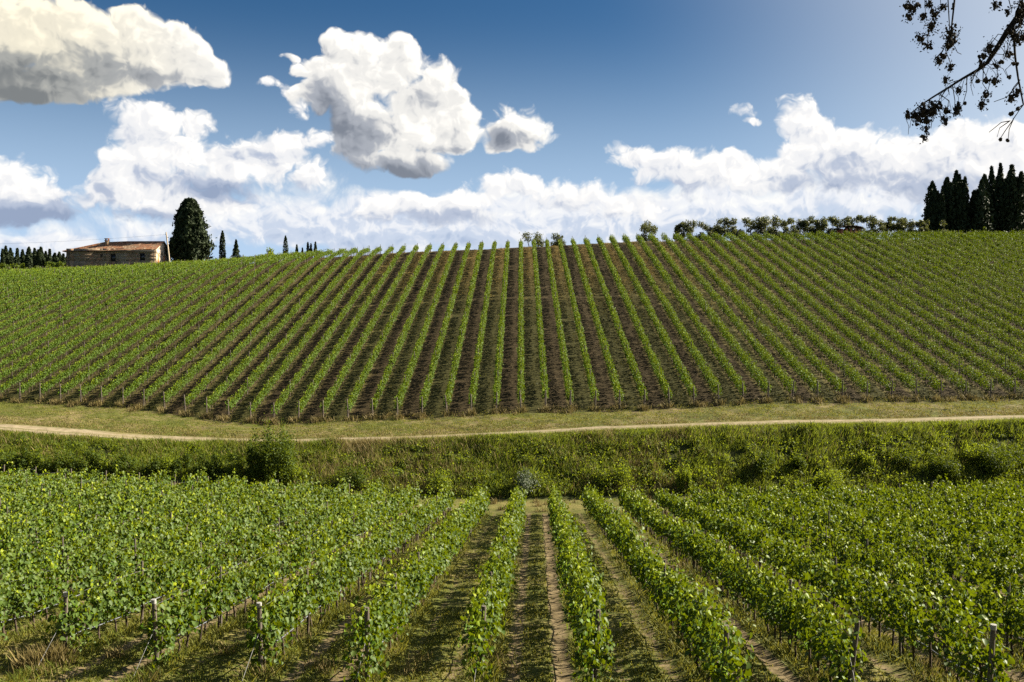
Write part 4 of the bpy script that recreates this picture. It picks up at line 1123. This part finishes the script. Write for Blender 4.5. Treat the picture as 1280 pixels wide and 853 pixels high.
tips = [(480, 450, 430, 480, 440, 420), (480, 450, 500, 530, 495, 600), (555, 400, 555, 480, 540, 558), (640, 355, 630, 450, 655, 500), (690, 315, 705, 360, 700, 430), (620, 360, 660, 450, 632, 560),
        (400, 500, 450, 540, 440, 590), (340, 540, 330, 640, 325, 735), (320, 560, 300, 600, 235, 615), (740, 240, 690, 200, 650, 260), (760, 190, 720, 180, 675, 240), (830, 150, 790, 210, 770, 290),
        (790, 640, 755, 700, 727, 745), (790, 640, 775, 690, 767, 745), (825, 430, 790, 470, 775, 520), (830, 480, 815, 480, 810, 500), (800, 330, 760, 370, 775, 415), (845, 560, 815, 590, 785, 605),
        (790, 640, 740, 650, 670, 705), (790, 640, 730, 680, 710, 730), (825, 440, 760, 520, 690, 545), (480, 250, 500, 280, 520, 290), (380, 560, 410, 600, 425, 640), (350, 545, 370, 610, 368, 680)]
b = MB()
for pts, r in hang: b.tube(jit([bp(*p) for p in pts], .02), np.linspace(r, r * .5, len(pts)), 5)
for q in tips:
    b.tube(jit([bp(q[0], q[1]), bp(q[2], q[3]), bp(q[4], q[5])], .02), [.0045, .0035, .0028], 4)
for i in range(46):       # fine bare twigs
    k_ = int(rng.integers(4, 12)); p0 = main[k_] + (main[k_ + 1] - main[k_]) * rng.random(); dv = rng.normal(0, .10, 3) + np.array([0, 0, -.10])
    g_ = np.array([0, 0, -.09]); dv[2] *= .4; b.tube([p0, p0 + dv * .4 + g_ * .06, p0 + dv * .75 + g_ * .35 + rng.normal(0, .012, 3), p0 + dv * .95 + g_ * 1.0 + rng.normal(0, .02, 3)], [.0034, .003, .0025, .002], 4)
b.build("twigs", M["twig"], tree, True)
clus = [(230, 30, 5), (262, 40, 9), (240, 90, 7), (320, 92, 6), (380, 72, 9), (360, 148, 12), (302, 205, 9), (345, 245, 6), (465, 180, 14), (468, 215, 14), (455, 245, 8), (397, 322, 7), (425, 300, 5), (460, 360, 6), (440, 425, 5),
        (325, 590, 18), (300, 630, 14), (335, 640, 10), (270, 615, 7), (235, 610, 5), (380, 570, 9), (325, 730, 5), (330, 690, 5), (430, 640, 6), (500, 572, 6), (440, 590, 6), (495, 600, 6), (540, 558, 3), (632, 562, 7), (655, 502, 6),
        (700, 430, 8), (650, 425, 4), (670, 262, 12), (640, 300, 8), (630, 340, 5), (706, 30, 6), (770, 60, 5), (770, 288, 7), (738, 332, 2), (800, 180, 14), (830, 120, 12), (780, 165, 8), (820, 215, 9), (790, 520, 8), (818, 492, 6), (785, 605, 2), (820, 580, 2),
        (727, 745, 1), (767, 745, 1), (775, 415, 3), (703, 350, 5), (845, 60, 9), (835, 20, 6), (613, 435, 2), (510, 480, 5), (350, 20, 6), (425, 40, 5), (290, 20, 4), (480, 30, 3), (410, 560, 4), (365, 600, 8), (850, 200, 8), (805, 340, 4)]
CONES = []
for s_ in range(3):
    bb = MB(); bb.ball((0, 0, 0), 1.0, 8, 6, 1.05)
    me = bb.mesh("cone", M["cone"], True)
    co = np.zeros(len(me.vertices) * 3, np.float32); me.vertices.foreach_get("co", co); co = co.reshape(-1, 3)
    co *= (1 + .16 * np.sin(co[:, :1] * 7 + s_) * np.cos(co[:, 2:] * 6 + s_)); me.vertices.foreach_set("co", co.ravel()); CONES.append(me)
spots = []
for zx, zy, m_ in clus:
    for i in range(int(m_ * 1.35) if m_ > 3 else m_):
        c = bp(zx + rng.normal(0, 3.2 * m_ ** .5), zy + rng.normal(0, 3.6 * m_ ** .5), 9.0 + rng.normal(0, .05))
        spots.append((rng.uniform(.0095, .0165) if m_ > 2 else .0168, c))
spots.sort(key=lambda q: -q[0])
for r, c in spots[:100]:
    o = link("cone", CONES[int(rng.integers(3))], tree, tuple(c))
    o.scale = (r, r, r * rng.uniform(.95, 1.3)); o.rotation_euler = tuple(rng.uniform(-.6, .6, 3))
bb = MB()
for r, c in spots[100:]: bb.ball(c, r, 8, 6, rng.uniform(.95, 1.3))
tag(bb.build("cone", M["cone"], tree, True), kind="stuff")
# scale-leaf sprays among the cones
Cs = np.concatenate([np.array([bp(zx, zy)] * (m_ * 9)) + rng.normal(0, 1, (m_ * 9, 3)) * np.array([.0075, .012, .0085]) * m_ ** .55 for zx, zy, m_ in clus if m_ > 4])
n = len(Cs); link("sprays", cloud_mesh("sprays", M["twig"], Cs, rnd_dir(n), unit(rng.normal(size=(n, 3)) + np.array([0, 0, -.8])), rng.uniform(.014, .032, n), (0, 0, 0), aspect=.6), tree)

# the rest of its crown, out to the side of and above the view
limbs = [[(.1, .1, 8.8), (.9, .4, 9.6), (1.9, .7, 9.9), (2.8, .8, 9.6)], [(0, .1, 6.4), (.8, -.3, 7.2), (1.7, -.5, 7.4), (2.5, -.6, 7.0)], [(.1, .1, 9.2), (-.5, .3, 10.1), (-1.3, .5, 10.4), (-2.1, .5, 10.2)],
         [(0, .1, 5.4), (.7, .5, 6.0), (1.5, .9, 6.0), (2.2, 1.1, 5.6)], [(.1, .1, 9.3), (.3, 0, 10.6), (.5, -.1, 11.6)], [(0, .1, 7.6), (.5, .9, 8.4), (.8, 1.7, 8.7)], [(0, 0, 8.2), (.3, -.8, 9.0), (.4, -1.5, 9.3)]]
cs, rs = [], []
for L_ in limbs:
    b = MB(); b.tube(np.array(L_), np.linspace(.085, .02, len(L_)), 6); b.build("branch", M["bark"], tree, True)
    for p in L_[1:]:
        for q in range(3):
            c = np.array(p) + rng.normal(0, .30, 3); aw = c + np.array([TX, TY, tz])
            if aw[0] > 5.9 or aw[2] > 4.7: cs.append(tuple(c)); rs.append((.42, .42, .34))
C, dd = clump_points(cs, rs, 9000, .2)
aw = C + np.array([TX, TY, tz]); ok = (aw[:, 0] / aw[:, 1] > .545) | (aw[:, 2] / aw[:, 1] > .375)
C, dd = C[ok], dd[ok]; n = len(C)
link("crown", cloud_mesh("crown", M["cypress"], C, unit(dd + rng.normal(size=(n, 3))), rnd_dir(n), rng.uniform(.06, .14, n), (0, 0, 0), aspect=.5), tree)
